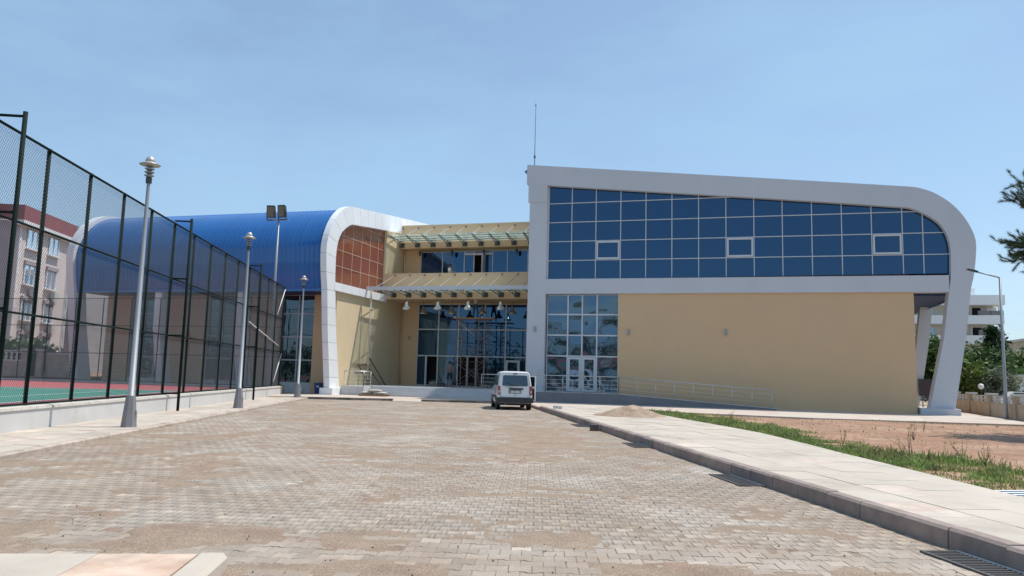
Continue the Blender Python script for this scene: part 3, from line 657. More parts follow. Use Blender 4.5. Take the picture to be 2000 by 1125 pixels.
# lightning rod on the right wing's roof
t = thing('lightning_rod', 'thin tall lightning rod rising above the white roof corner', 'lightning rod', (-14.4, 55, 12.8))
MB().tube((0, 0, 0), (0, 0, 5.5), .05, .04, n=6).build('lower_mast', M['galv'], t); MB().tube((0, 0, 5.5), (0, 0, 9.5), .035, .02, n=6).build('upper_mast', M['galv'], t)
MB().tube((0, 0, 9.5), (0, 0, 9.75), .05, .01, n=6).build('tip', M['steel_dark'], t); MB().tube((0, 0, 5.4), (0, 0, 5.6), .07, n=6).build('coupling', M['steel_dark'], t)

# ================================================================ FENCE, LAMPS
lw = thing('low_wall', 'low pale concrete wall under the tall court fence', 'wall', W(-9.35, 30))
def wprism(poly_lz, a0, a1):
    """prism with a (lat,z) section running along the road"""
    n_ = len(poly_lz); vs = [W(l, a0, z) for l, z in poly_lz]+[W(l, a1, z) for l, z in poly_lz]
    return MB().add(vs, [tuple(range(n_)), tuple(range(2*n_-1, n_-1, -1))]+[(i, i+n_, (i+1) % n_+n_, (i+1) % n_) for i in range(n_)])
wprism([(-9.22, -.05), (-9.22, .545), (-9.62, .545), (-9.62, -.05)], -27, 48.9).build('wall_body', M['conc'], lw, world=True)
wprism([(-9.19, .546), (-9.20, .61), (-9.30, .63), (-9.64, .625), (-9.64, .546)], -27, 48.92).build('coping', M['conc_top'], lw, world=True)

FL = -9.43; FT = 6.72; BAY = 2.28; A0 = 19.05
kk = list(range(-20, 14)); ends = [A0+BAY*k for k in kk]
fence = thing('court_fence', 'tall dark green chain-link fence beside the sidewalk', 'fence', W(FL, 30, .62))
def wtube(p, q, r, name, m=M['fence_green'], n=8, par=None):
    return MB().tube(W(*p), W(*q), r, n=n).build(name, m, par or fence, smooth=n > 6, world=True)
def mesh_panel(L_, H_, pitch=.062, r=.0025):
    """chain-link: two families of crossing wires clipped to an L x H bay (x along, z up)"""
    mb = MB(); d = pitch*math.sqrt(2)
    for sg, yo in ((1, .003), (-1, -.003)):
        k = -math.ceil(H_/d)
        while k*d < L_+H_:
            c = k*d; k += 1
            if sg > 0: x0, x1 = max(0, c), min(L_, c+H_); z0, z1 = x0-c, x1-c
            else: x0, x1 = max(0, c-H_), min(L_, c); z0, z1 = c-x0, c-x1
            if x1-x0 < .03: continue
            b = len(mb.v); nx, nz = (-.7071*sg, .7071)
            for x, z in ((x0, z0), (x1, z1)):
                mb.v += [(x+nx*r, yo, z+nz*r), (x-nx*r, yo, z-nz*r), (x, yo+r*1.6, z), (x, yo-r*1.6, z)]
            mb.f += [(b, b+2, b+6, b+4), (b+2, b+1, b+5, b+6), (b+1, b+3, b+7, b+5), (b+3, b, b+4, b+7)]
    return mb.mesh('wire_mesh')
wm = mesh_panel(BAY, FT-.66); wm.materials.append(M['wire'])
for k, a in zip(kk, ends):
    wtube((FL, a, .58), (FL, a, FT+.05), .05, 'post')
    if k < kk[-1]:
        p = W(FL, a, .66); link('wire_mesh', wm, None, fence, p, (0, 0, RZ+math.pi/2), world=True)
        for z, r in ((.66, .025), (2.72, .028), (4.75, .028), (FT, .032)): wtube((FL+.05, a, z), (FL+.05, a+BAY, z), r, 'rail')
    if k % 5 == 4:
        wtube((-8.86, a, ZL-.02), (-8.86, a, FT+.22), .05, 'buttress_leg')
        for z in (.68, 2.72, 4.75, FT+.12): wtube((FL, a, z), (-8.86, a, z), .03, 'buttress_tie')
e = ends[-1]
for p, q in (((FL+.07, e-.05, 6.6), (FL+.07, e-2.0, 4.9)), ((FL+.07, e-.05, 2.62), (FL+.07, e-2.0, .92)), ((FL+.07, e-8.9, 4.0), (FL+.07, e-1.1, 3.05))):
    wtube(p, q, .022, 'brace', M['white_rod'])
# back fence of the court, in front of the hall
C0 = W(FL, e); fb = thing('back_fence', 'chain-link fence across the back of the court before the hall', 'fence', (C0.x, C0.y, .5))
NB = 16; BB = 2.3; wm2 = mesh_panel(BB, 5.5, .075, .0027); wm2.materials.append(M['wire'])
for k in range(NB+1):
    x = C0.x-BB*k
    if k: MB().tube((x, C0.y, .44), (x, C0.y, 6.1), .036, n=6).build('post', M['fence_green'], fb, world=True)
    if k < NB:
        link('wire_mesh', wm2, None, fb, (x-BB, C0.y, .6), world=True)
        for z in (.6, 2.4, 4.25, 6.1): MB().tube((x-BB, C0.y-.04, z), (x, C0.y-.04, z), .022, n=5).build('rail', M['fence_green'], fb, world=True)
box('base_kerb', M['conc_top'], fb, C0.x-NB*BB, C0.x-.1, C0.y-.1, C0.y+.1, ZC-.1, .58, world=True)

# street lamps along the left sidewalk
def street_lamp(loc, label):
    t = thing('sidewalk_lamp', label, 'street lamp', loc, RZ, group='disc-headed lamps along the left sidewalk')
    MB().lathe([(.20, 0), (.195, .03), (.125, .74), (.12, .76)], n=8).build('foot', M['lamp_foot'], t)
    MB().lathe([(.105, .75), (.10, .79), (.078, .80), (.042, 6.28), (.04, 6.3)], n=16).build('pole', M['galv'], t, smooth=True)
    box('access_door', M['lamp_foot'], t, .09, .165, -.05, .05, .1, .4)
    MB().lathe([(.06, 6.25), (.075, 6.27), (.075, 6.40), (.06, 6.42)], n=16).build('collar', M['steel_dark'], t, smooth=True)
    for k in range(3):
        z = 6.44+.09*k; MB().lathe([(.05, z-.03), (.118, z+.012), (.122, z+.026), (.05, z+.04)], n=20).build('louvre_ring', M['galv'], t, smooth=True)
    MB().lathe([(.07, 6.69), (.25, 6.735), (.262, 6.748), (.17, 6.79), (.12, 6.82)], n=28).build('disc', M['lamp_cap'], t, smooth=True)
    MB().lathe([(.122, 6.81), (.118, 6.87), (.09, 6.93), (.05, 6.97), (.01, 6.98)], n=20).build('dome', M['lamp_cap'], t, smooth=True)
street_lamp(W(-7.54, 20.3, ZL), 'nearest disc-headed lamp post beside the fence, tallest in the photo')
street_lamp(W(-7.51, 31.09, ZL), 'second disc-headed lamp post from the camera, on the left sidewalk')
street_lamp(W(-7.60, 44.8, ZL), 'farthest disc-headed lamp post, standing before the hall glazing')

t = thing('floodlight_mast', 'tall grey mast with twin square floodlights before the blue roof', 'floodlight', (-27.2, 41.05, ZC))
MB().lathe([(.13, 0), (.12, .4), (.085, 6), (.055, 10.45)], n=14).build('mast', M['galv'], t, smooth=True)
box('base_plate', M['galv'], t, -.25, .25, -.25, .25, 0, .04)
box('cross_arm', M['galv'], t, -.8, .7, -.05, .05, 10.45, 10.53)
for x, rz in ((-.52, .2), (.27, -.05)):
    o = link('floodlight', MB().prism([(-.14, 0), (.17, .05), (.1, .72), (-.1, .8)], -.25, 'x', .25).mesh('floodlight'), M['steel_dark'], t, (x, -.05, 10.6), (rad(8), 0, rz))
    link('lens', MB().add([(-.2, -.142, .08), (.2, -.142, .08), (.2, -.112, .70), (-.2, -.112, .70)], [(0, 1, 2, 3)]).mesh('lens'), M['lamp_glass'], o)
    MB().box(-.29, -.26, -.05, .05, -.12, .45).box(.26, .29, -.05, .05, -.12, .45).box(-.26, .26, -.05, .05, -.12, -.08).build('yoke', M['steel_dark'], o)

t = thing('arm_lamp', 'plain grey lamp post with slanted arm beside the garden wall', 'street lamp', (12.85, 42.9, ZF))
MB().lathe([(.09, 0), (.085, 1), (.055, 7.0)], n=12).build('pole', M['galv'], t, smooth=True)
MB().tube((0, 0, 6.97), (-1.0, 0, 7.27), .035, n=8).build('arm', M['galv'], t, smooth=True)
MB().prism([(-1.45, 7.39), (-.98, 7.24), (-.95, 7.30), (-1.1, 7.37), (-1.42, 7.44)], -.11, 'y', .11).build('lamp_head', M['steel_dark'], t)

# ---- hanging lamps under the lower canopy and the balcony
M['pend'] = mat('spun_aluminium', (0.68, 0.68, 0.67), 0.22, metal=0.85, var=0.03)
M['pend_grey'] = mat('bronze_lamp', (0.30, 0.27, 0.22), 0.35, metal=0.6, var=0.05)
M['lamp_inner'] = mat('white_enamel', (0.85, 0.85, 0.82), 0.5, var=0.02)
def pendant(x, y, z, m, label, top, grp):
    t = thing('pendant_lamp', label, 'pendant lamp', (x, y, z), group=grp)
    MB().lathe([(.30, 0), (.295, .04), (.25, .14), (.15, .26), (.105, .34), (.10, .52), (.06, .55)], n=20).build('shade', m, t, smooth=True)
    MB().lathe([(.27, -.012), (.1, .06), (.03, .07)], n=16).build('reflector', M['lamp_inner'], t, smooth=True)
    MB().tube((0, 0, .54), (0, 0, top-z), .012, n=5).build('cord', M['steel_dark'], t)
for x, nm in zip((-22.1, -19.73, -17.5, -15.14), ('above the downpipe side of the landing', 'second from the left in the front row', 'third from left, beside the worker', 'rightmost of the bright front row')):
    pendant(x, 49.6, 6.08, M['pend'], 'bright silver bell lamp under the canopy, '+nm, 7.38, 'silver bell lamps under the canopy')
for x, nm in zip((-22.03, -19.76, -17.38, -15.13), ('leftmost', 'second from left', 'third from left', 'rightmost')):
    pendant(x, 52.5, 6.04, M['pend_grey'], 'dull bronze bell lamp close to the entrance glazing, '+nm, 7.0, 'dull bell lamps close to the glazing')
for x, nm in zip((-23.1, -20.49, -17.94, -15.37), ('leftmost', 'second from left', 'third from left', 'rightmost')):
    t = thing('balcony_lantern', 'small black lantern hanging over the balcony windows, '+nm, 'lantern', (x, 54.0, 10.62), group='black lanterns over the balcony')
    MB().lathe([(.05, 0), (.09, .06), (.13, .3), (.05, .38), (.02, .42)], n=6).build('body', M['steel_dark'], t); MB().tube((0, 0, .4), (0, 0, .55), .012, n=5).build('hook', M['steel_dark'], t)
for x, y, z, nm in ((-11.76, YF+.04, 4.4, 'white pillar left of the glass doors'), (-5.98, YF+.14, 4.27, 'tan wall just right of the glass doors'), (-.35, YF+.14, 4.3, 'middle of the long tan wall'), (-23.9, YE-.02, 4.2, 'tan pier left of the entrance glazing')):
    t = thing('wall_lamp', 'small up-down tube lamp on the '+nm, 'wall lamp', (x, y, z), group='tube lamps on the walls')
    MB().tube((0, -.12, 0), (0, -.12, .3), .055, n=10).build('tube', M['alu_grey'], t, smooth=True); box('bracket', M['alu'], t, -.09, -.055, -.1, -.002, -.02, .32); box('mount', M['alu_grey'], t, -.054, .03, -.07, -.002, .1, .2)

# ================================================================ VAN
M['car_white'] = mat('white_car_paint', (0.72, 0.73, 0.74), 0.3, var=0.03, scale=2, coat=0.5)
M['bumper'] = mat('grey_plastic', (0.035, 0.037, 0.04), 0.65, var=0.1, scale=6)
M['tyre'] = mat('tyre_rubber', (0.018, 0.018, 0.018), 0.85, var=0.1)
M['rim'] = mat('steel_wheel', (0.35, 0.35, 0.36), 0.4, metal=0.6, var=0.1)
M['tail_red'] = mat('red_tail_lamp', (0.34, 0.012, 0.018), 0.2, var=0.05, coat=0.5)
M['tail_clear'] = mat('pale_lamp_lens', (0.6, 0.42, 0.4), 0.2, var=0.05)
M['plate'] = mat('number_plate_white', (0.75, 0.75, 0.75), 0.5, var=0.03)
M['ink'] = mat('black_ink', (0.01, 0.01, 0.012), 0.6, var=0.05)
vp = W(3.92, 36.35); van = thing('parked_van', 'small white van parked by the kerb, seen from behind', 'van', vp, RZ)
hw = .84
STN = [(0.0, .34, 1.78, .80, .66), (.06, .32, 1.81, .83, .68), (.35, .30, 1.83, hw, .70), (1.4, .30, 1.84, hw, .71), (2.35, .30, 1.80, hw, .69), (2.62, .30, 1.70, hw, .67), (3.22, .30, 1.16, .83, .70), (3.85, .32, .98, .80, .66), (4.12, .36, .80, .72, .60)]
def vsec(y, zb, zt, w, wt):
    f = lambda z: min(z, zt-.02)
    h = [(w*.93, zb), (w*.985, zb+.12), (w, min(.72, zt-.12)), (w*.985, min(.98, zt-.08)), (wt+(w*.985-wt)*.80 if zt > 1.4 else wt+.04, min(1.12, zt-.05)), (wt+.045 if zt > 1.4 else wt+.02, f(zt-.22) if zt > 1.4 else zt-.04), (wt, zt-.08 if zt > 1.4 else zt-.03), (wt*.86, zt-.015 if zt > 1.4 else zt-.01), (wt*.45, zt)]
    pts = h+[(-x, z) for x, z in h[::-1]]
    return [(x, y+(.13*max(0, z-.95)/.88 if y < .2 else 0), z) for x, z in pts]
vv = []; ff = []; n_ = 18
for s_ in STN: vv += vsec(*s_)
for i in range(len(STN)-1):
    for j in range(n_): ff.append((i*n_+j, i*n_+(j+1) % n_, (i+1)*n_+(j+1) % n_, (i+1)*n_+j))
ff += [tuple(range(n_-1, -1, -1)), tuple(range((len(STN)-1)*n_, len(STN)*n_))]
body = MB().add(vv, ff).build('body', M['car_white'], van)
bm_ = body.modifiers.new('bevel', 'BEVEL'); bm_.width = .035; bm_.segments = 3; bm_.limit_method = 'ANGLE'; bm_.angle_limit = rad(28)
def rearq(x0, x1, z0, z1, off, t=.012, top_in=0.0, r=.05, m=None, name='panel', parent=None):
    """rounded panel lying on the raked rear face"""
    P = []
    for cx_, cz_, a0 in ((x1-r, z1-r, 0), (x0+r, z1-r, 90), (x0+r, z0+r, 180), (x1-r, z0+r, 270)):
        for k in range(4):
            a = rad(a0+30*k); x = cx_+r*math.cos(a); z = cz_+r*math.sin(a); x *= 1-top_in*(z-z0)/(z1-z0)*.5; P.append((x, z))
    yf = lambda z: .13*max(0, z-.95)/.88-off
    n2_ = len(P); vs = [(x, yf(z)-t, z) for x, z in P]+[(x, yf(z)+.02, z) for x, z in P]
    return MB().add(vs, [tuple(range(n2_-1, -1, -1)), tuple(range(n2_, 2*n2_))]+[(i, (i+1) % n2_, (i+1) % n2_+n2_, i+n2_) for i in range(n2_)]).build(name, m, parent or van)
rearq(-.705, .705, .585, 1.755, .0, .003, .16, .07, M['ink'], 'tailgate_gap_line')  # black panel painted as the dark gap round the tailgate
tg = rearq(-.69, .69, .60, 1.74, .004, .004, .16, .06, M['car_white'], 'tailgate')
rearq(-.62, .62, 1.13, 1.64, .012, .004, .13, .07, M['car_glass'], 'rear_window', tg)
rearq(-.10, .10, 1.69, 1.725, .012, .02, 0, .012, M['ink'], 'brake_lamp', tg)
rearq(-.29, .40, .965, 1.035, .012, .02, 0, .03, M['ink'], 'grip_strip', tg)
pl = rearq(-.295, .295, .785, .94, .012, .008, 0, .012, M['ink'], 'number_plate', tg)
rearq(-.262, .262, .808, .917, .022, .002, 0, .01, M['plate'], 'plate_face', tg)
fc_ = bpy.data.curves.new('lettering', 'FONT'); fc_.body = '07 EEY 07'; fc_.size = .125; fc_.align_x = 'CENTER'; fc_.align_y = 'CENTER'; fc_.extrude = .001
lo = link('tmp', fc_); bpy.context.view_layer.update(); lme = bpy.data.meshes.new_from_object(lo.evaluated_get(bpy.context.evaluated_depsgraph_get())); bpy.data.objects.remove(lo)
lme.materials.clear(); link('lettering', lme, M['ink'], tg, (0.0, -.028, .862), (rad(90), 0, 0))
MB().path([(.12, -.03, 1.13), (-.2, -.022, 1.2), (-.42, -.012, 1.3)], .012).build('wiper', M['ink'], tg)
MB().tube((0, -.03, .70), (0, .02, .70), .022, n=10).build('lock', M['ink'], tg)
MB().box(-.44, -.10, -.0115, -.006, 1.075, 1.09).build('badge', M['bumper'], tg)
for sx in (-1, 1):
    a, b = (sx*.825, sx*.705) if sx < 0 else (sx*.705, sx*.825)
    l_ = rearq(a, b, .72, 1.13, .006, .02, 0, .03, M['tail_red'], 'tail_lamp'); rearq(a+.02, b-.02, .80, .92, .028, .002, 0, .02, M['tail_clear'], 'clear_lens', l_)
    vb = MB(); yy = [(.42, 1.1, 1.15, 1.62), (1.2, 2.0, 1.15, 1.62), (2.08, 2.62, 1.15, 1.60)]
    for y0, y1, z0, z1 in yy:
        xo = lambda z: sx*((.71+(.827-.71)*.80)+(z-1.12)*((.755-(.71+(.827-.71)*.80))/.50)+.006)
        MB().add([(xo(z0), y0, z0), (xo(z0), y1, z0), (xo(z1), y1-.05, z1), (xo(z1), y0+.03, z1), (xo(z0)-sx*.02, y0, z0), (xo(z0)-sx*.02, y1, z0), (xo(z1)-sx*.02, y1-.05, z1), (xo(z1)-sx*.02, y0+.03, z1)],
                 [(0, 1, 2, 3), (7, 6, 5, 4), (0, 4, 5, 1), (1, 5, 6, 2), (2, 6, 7, 3), (3, 7, 4, 0)]).build('side_window', M['car_glass'], van)
    MB().box(min(sx*.835, sx*.86), max(sx*.835, sx*.86), .55, 3.3, .56, .66).build('side_rub_strip', M['bumper'], van)
    for ys in (1.15, 2.04): MB().box(min(sx*.835, sx*.8475), max(sx*.835, sx*.8475), ys, ys+.012, .42, .98).build('door_seam', M['ink'], van)
    m_ = MB().box(min(sx*.86, sx*1.03), max(sx*.86, sx*1.03), 2.55, 2.68, 1.06, 1.26).build('door_mirror', M['bumper'], van)
    for yw_ in (.72, 3.32):
        wh = link('wheel', None, None, van, (sx*.74, yw_, .30), (0, rad(90), 0))
        MB().lathe([(.20, -.09), (.285, -.09), (.30, -.07), (.30, .07), (.285, .09), (.20, .09)], n=28).build('tyre', M['tyre'], wh, smooth=True)
        MB().lathe([(.02, -.075), (.12, -.06), (.195, -.085), (.205, -.09), (.205, .09), (.195, .085), (.12, .06), (.02, .075)], n=24).build('rim', M['rim'], wh, smooth=True)
        MB().tube((sx*.79, yw_, .30), (sx*(hw+.004), yw_, .30), .345, n=28).build('wheel_arch', M['bumper'], van)
rb = MB()
rb.prism([(-.87, .34), (.87, .34), (.88, .42), (.86, .585), (-.86, .585), (-.88, .42)], -.09, 'y', .16)
rb.build('rear_bumper', M['bumper'], van)
MB().box(-.78, .78, .1, 4.0, .22, .36).build('underbody', M['ink'], van)
MB().tube((-.45, -.03, .27), (-.45, .4, .27), .03, n=8).build('exhaust', M['galv'], van)
od = link('open_door', MB().box(-.02, .02, -.95, 0, .38, 1.08).mesh('open_door'), M['car_white'], van, (.86, 2.72, 0), (0, 0, rad(22)))
MB().box(-.018, .018, -.93, -.02, 1.10, 1.58).build('door_window', M['car_glass'], od); MB().box(-.022, .022, -.96, -.90, 1.085, 1.64).box(-.022, .022, -.90, -.05, 1.585, 1.64).build('window_frame', M['car_white'], od)
MB().box(-.028, -.0205, -.9, -.06, .45, 1.0).build('door_trim', M['bumper'], od)
ws = MB().add([(-.62, 2.66, 1.665), (.62, 2.66, 1.665), (.68, 3.2, 1.19), (-.68, 3.2, 1.19)], [(0, 1, 2, 3)]); ws.build('windscreen', M['car_glass'], van)

# ================================================================ PEOPLE
def person(loc, rz, label, J, cols, sc=1.0):
    """one continuous skinned body. J: joint name -> (x,y,z); limbs taper, fingers are short chains rooted in the palm"""
    names = ['pelvis', 'waist', 'chest', 'neck', 'head', 'crown']
    R = dict(pelvis=.15, waist=.135, chest=.16, neck=.058, head=.095, crown=.06, sh=.07, el=.047, wr=.033, hand=.04, hip=.095, kn=.063, an=.043, toe=.04)
    vs = []; es = []; rs = []; tag = []
    def v(p, r, g): vs.append(Vector(p)*sc); rs.append(r*sc); tag.append(g); return len(vs)-1
    prev = None; idx = {}
    for k in names:
        i = v(J[k], R[k], k); idx[k] = i
        if prev is not None: es.append((prev, i))
        prev = i
    for sd in 'lr':
        p = idx['chest']
        for k in ('sh', 'el', 'wr', 'hand'):
            i = v(J[k+sd], R[k], k); es.append((p, i)); p = i; idx[k+sd] = i
        p = idx['pelvis']
        for k in ('hip', 'kn', 'an', 'toe'):
            i = v(J[k+sd], R[k], k); es.append((p, i)); p = i; idx[k+sd] = i
    me = bpy.data.meshes.new('tmp'); me.from_pydata([tuple(q) for q in vs], es, []); o = bpy.data.objects.new('tmp', me); COL.objects.link(o)
    sk = o.modifiers.new('skin', 'SKIN'); sb = o.modifiers.new('sub', 'SUBSURF'); sb.levels = 2; sb.render_levels = 2
    if not me.skin_vertices: me.skin_vertices.new()
    for i, d in enumerate(me.skin_vertices[0].data): d.radius = (rs[i], rs[i]*(.72 if tag[i] in ('pelvis', 'waist', 'chest') else 1)); d.use_root = (i == 0)
    dg = bpy.context.evaluated_depsgraph_get(); dg.update(); ev = o.evaluated_get(dg); src = ev.to_mesh()
    V_ = [tuple(q.co) for q in src.vertices]; F_ = [tuple(p.vertices) for p in src.polygons]; ev.to_mesh_clear()
    bpy.data.objects.remove(o); bpy.data.meshes.remove(me)
    mb = MB().add(V_, F_); nb = len(F_)
    for sd in 'lr':                                     # fingers
        h = Vector(J['hand'+sd]); w_ = Vector(J['wr'+sd]); d = (h-w_).normalized(); a = d.orthogonal().normalized()
        for k, (off, ln) in enumerate(((-.027, .07), (-.009, .08), (.009, .075), (.027, .06))):
            r0 = (h+a*off+d*.01)*sc; r1 = (h+a*off+d*(.03+ln*.5))*sc; r3 = r1+(d*.8+d.cross(a)*.5).normalized()*ln*.5*sc
            mb.tube(r0, r1, .009*sc, .0085*sc, 6); mb.tube(r1, r3, .0085*sc, .006*sc, 6)
        mb.tube((h-d*.02)*sc, (h-d*.0+a*.055)*sc, .011*sc, .008*sc, 6)
    c = Vector(J['head'])*sc; fwd = Vector(J.get('face', (0, -1, 0))).normalized()
    mb.tube(c+fwd*.085*sc, c+fwd*.112*sc+Vector((0, 0, -.02))*sc, .016*sc, .012*sc, 6)           # nose
    side = fwd.cross(Vector((0, 0, 1))).normalized()
    for s_ in (-1, 1): mb.tube(c+side*s_*.088*sc, c+side*s_*.104*sc, .026*sc, .02*sc, 6)           # ears
    me = mb.mesh('person', True)
    skin_m, shirt_m, legs_m, shoe_m = cols
    for m_ in cols: me.materials.append(m_)
    segs = []
    for a, b in es: segs.append((vs[a], vs[b], tag[b]))
    for p in me.polygons:
        q = p.center; best = None
        for a, b, tg_ in segs:
            ab = b-a; t = max(0, min(1, (q-a).dot(ab)/max(ab.length_squared, 1e-6))); d = (q-(a+ab*t)).length
            if best is None or d < best[0]: best = (d, tg_, t)
        g = best[1]; mi = 0
        if g in ('waist', 'chest', 'sh', 'el'): mi = 1
        if g == 'wr' and J.get('long'): mi = 1
        if g in ('hip', 'kn', 'an') and not (g == 'an' and J.get('shorts')): mi = 2
        if g == 'waist' and best[2] < .25: mi = 2
        if g == 'toe': mi = 3
        p.material_index = mi
    o = link('person', me, None, None, loc, (0, 0, rz), label=label, cat='person')
    hair = MB().lathe([(.10*sc, -.01), (.118*sc, .03*sc), (.112*sc, .08*sc), (.075*sc, .135*sc), (.01, .155*sc)], n=14)
    link('hair', hair.mesh('hair', True), M['ink'], o, tuple(c+Vector((0, 0, .005))-fwd*.012*sc), (0, 0, 0))
    for s_ in (-1, 1):
        link('eye', MB().tube(c+fwd*.086*sc+side*s_*.034*sc+Vector((0, 0, .012))*sc, c+fwd*.098*sc+side*s_*.034*sc+Vector((0, 0, .012))*sc, .011*sc, n=6).mesh('eye'), M['ink'], o)
    link('mouth', MB().box(-.025, .025, -.006, .006, -.004, .004).mesh('mouth'), M['tail_red'], o, tuple(c+fwd*.095*sc+Vector((0, 0, -.05))*sc), (0, 0, math.atan2(fwd.y, fwd.x)+math.pi/2))
    return o
M['skin'] = mat('skin', (0.32, 0.17, 0.11), 0.6, var=0.05); M['grey_shirt'] = mat('grey_shirt', (0.45, 0.44, 0.45), 0.9, var=0.1, scale=6); M['white_shirt'] = mat('white_shirt', (0.72, 0.72, 0.72), 0.9, var=0.05)
M['jeans'] = mat('dark_jeans', (0.035, 0.05, 0.09), 0.9, var=0.15, scale=8); M['dark_shorts'] = mat('dark_shorts', (0.025, 0.025, 0.03), 0.9, var=0.1); M['mauve'] = mat('mauve_shirt', (0.22, 0.18, 0.20), 0.9, var=0.1)
base = dict(pelvis=(0, 0, .95), waist=(0, 0, 1.1), chest=(0, 0, 1.33), neck=(0, 0, 1.5), head=(0, -.02, 1.62), crown=(0, -.01, 1.70))
def limbs(**k):
    d = dict(base); d.update(shl=(.19, 0, 1.42), shr=(-.19, 0, 1.42), hipl=(.1, 0, .88), hipr=(-.1, 0, .88), knl=(.12, -.02, .5), knr=(-.12, -.02, .5), anl=(.13, .02, .09), anr=(-.13, .02, .09), toel=(.14, -.14, .04), toer=(-.14, -.14, .04)); d.update(k); return d
person((-19.35, 51.4, .72), .25, 'person in mauve shirt and dark shorts standing before the entrance, arms folded', limbs(ell=(.26, -.05, 1.16), wrl=(.05, -.22, 1.17), handl=(-.04, -.24, 1.2), elr=(-.26, -.05, 1.16), wrr=(-.03, -.24, 1.22), handr=(.06, -.25, 1.25), shorts=True), (M['skin'], M['mauve'], M['dark_shorts'], M['ink']), 1.02)
person((-17.85, 52.3, 5.74), math.pi*.9, 'worker in grey shirt and jeans standing on the scaffold, both arms raised', limbs(ell=(.44, -.03, 1.55), wrl=(.52, -.08, 1.80), handl=(.5, -.1, 1.88), elr=(-.42, -.03, 1.52), wrr=(-.62, -.06, 1.74), handr=(-.68, -.08, 1.81), knl=(.16, -.02, .5), knr=(-.16, -.02, .5), anl=(.19, .02, .09), anr=(-.19, .02, .09), toel=(.2, -.14, .04), toer=(-.2, -.14, .04)), (M['skin'], M['grey_shirt'], M['jeans'], M['ink']), 1.0)
person((-20.05, 52.5, 7.9), math.pi*.5, 'worker in white shirt behind the balcony wall, facing the windows', limbs(ell=(.27, -.06, 1.15), wrl=(.22, -.32, 1.12), handl=(.2, -.4, 1.13), elr=(-.27, -.06, 1.15), wrr=(-.2, -.32, 1.16), handr=(-.18, -.4, 1.18)), (M['skin'], M['white_shirt'], M['jeans'], M['ink']), 1.04)

# ================================================================ SCAFFOLD AND LOOSE THINGS
sc_ = thing('scaffold', 'rusty tube scaffold tower with plank deck before the entrance glazing', 'scaffold', (-18, 52.3, .72))
def stube(a, b, r=.024, name='tube', m=None): return MB().tube(a, b, r, n=6).build(name, m or M['rust'], sc_, smooth=True, world=True)
X0, X1, Y0, Y1, ZT = -19.1, -16.95, 51.75, 52.85, 5.6
for x in (X0, X0+.45, X1-.45, X1):
    for y in ((Y0, Y1) if x in (X0, X1) else (Y0,)): stube((x, y, .72), (x, y, ZT), .026, 'upright')
for z in (.95, 1.7, 2.55, 3.4, 4.2, 5.0, 5.58):
    stube((X0, Y0, z), (X0+.45, Y0, z), .017, 'ledger'); stube((X1-.45, Y0, z), (X1, Y0, z), .017, 'ledger')
    if z in (.95, 2.55, 4.2, 5.58): stube((X0, Y1, z), (X1, Y1, z), .018, 'ledger')
    for x in (X0, X1): stube((x, Y0, z), (x, Y1, z), .02, 'ledger')
for z0, z1 in ((.95, 2.55), (2.55, 4.2), (4.2, 5.55)):
    for y in (Y0-.03, Y1+.03): stube((X0, y, z0), (X1, y, z1), .017, 'brace'); stube((X1, y, z0), (X0, y, z1), .017, 'brace')
for y in (Y0-.05, Y0+.3, Y0+.62): box('plank', M['wood'], sc_, X0-.25, X1+.62, y, y+.29, 5.63, 5.69, world=True)
stube((X1-.1, 51.4, .72), (X1-.55, 51.72, 2.6), .02, 'brace'); stube((X0+.02, 51.7, 5.5), (X0+1.5, 51.68, 4.35), .02, 'brace', M['inox'])

t = thing('timber_trestle', 'brown timber trestle leaning on the tan wall beside the downpipe', 'trestle', (-24.2, 48.2, .72))
for a, b in (((-23.7, 47.6, .74), (-24.55, 47.4, 2.15)), ((-23.6, 49.1, .74), (-24.55, 48.55, 2.2))): MB().tube(a, b, .04, n=4).build('upright', M['darkwood'], t, world=True)
MB().tube((-24.5, 47.4, 2.08), (-24.5, 48.55, 2.12), .035, n=4).build('crossbar', M['darkwood'], t, world=True); MB().tube((-23.75, 47.65, .85), (-24.2, 48.8, 1.5), .025, n=4).build('brace', M['darkwood'], t, world=True)
t = thing('leaning_plank', 'single dark plank leaning on the tan wall right of the timber frame', 'plank', (-24.2, 49.6, .72))
MB().tube((-23.6, 49.85, .74), (-24.58, 49.2, 2.6), .05, n=4).build('board', M['darkwood'], t, world=True); MB().tube((-24.5, 49.25, 2.44), (-24.6, 49.19, 2.62), .056, n=4).build('end', M['darkwood'], t, world=True)

M['sack'] = mat('cement_sack_paper', (0.46, 0.43, 0.38), 0.9, var=0.15, scale=6); M['pallet'] = mat('pallet_wood', (0.25, 0.17, 0.11), 0.9, var=0.2, scale=7)
def pillow_mesh(name, lx, ly, lz, seed):
    n1_, n2_ = 14, 8; vs = []; fs = []; r_ = random.Random(seed)
    for i in range(n1_+1):
        for j in range(n2_):
            u = -1+2*i/n1_; a = 2*math.pi*j/n2_; w = max(0.0, 1-abs(u)**5)**.5
            cy_ = math.copysign(abs(math.cos(a))**.6, math.cos(a)); cz_ = math.copysign(abs(math.sin(a))**.8, math.sin(a))
            vs.append((u*lx/2, cy_*ly/2*(.55+.45*w), cz_*lz/2*w+r_.uniform(-.008, .008)))
    for i in range(n1_):
        for j in range(n2_): fs.append((i*n2_+j, i*n2_+(j+1) % n2_, (i+1)*n2_+(j+1) % n2_, (i+1)*n2_+j))
    fs += [tuple(range(n2_-1, -1, -1)), tuple(range(n1_*n2_, (n1_+1)*n2_))]; return mesh_np(name, vs, fs, True)
pal = thing('pallet', 'low wooden pallet under cement sacks at the foot of the steps', 'pallet', (-21.6, 44.1, ZF), .1)
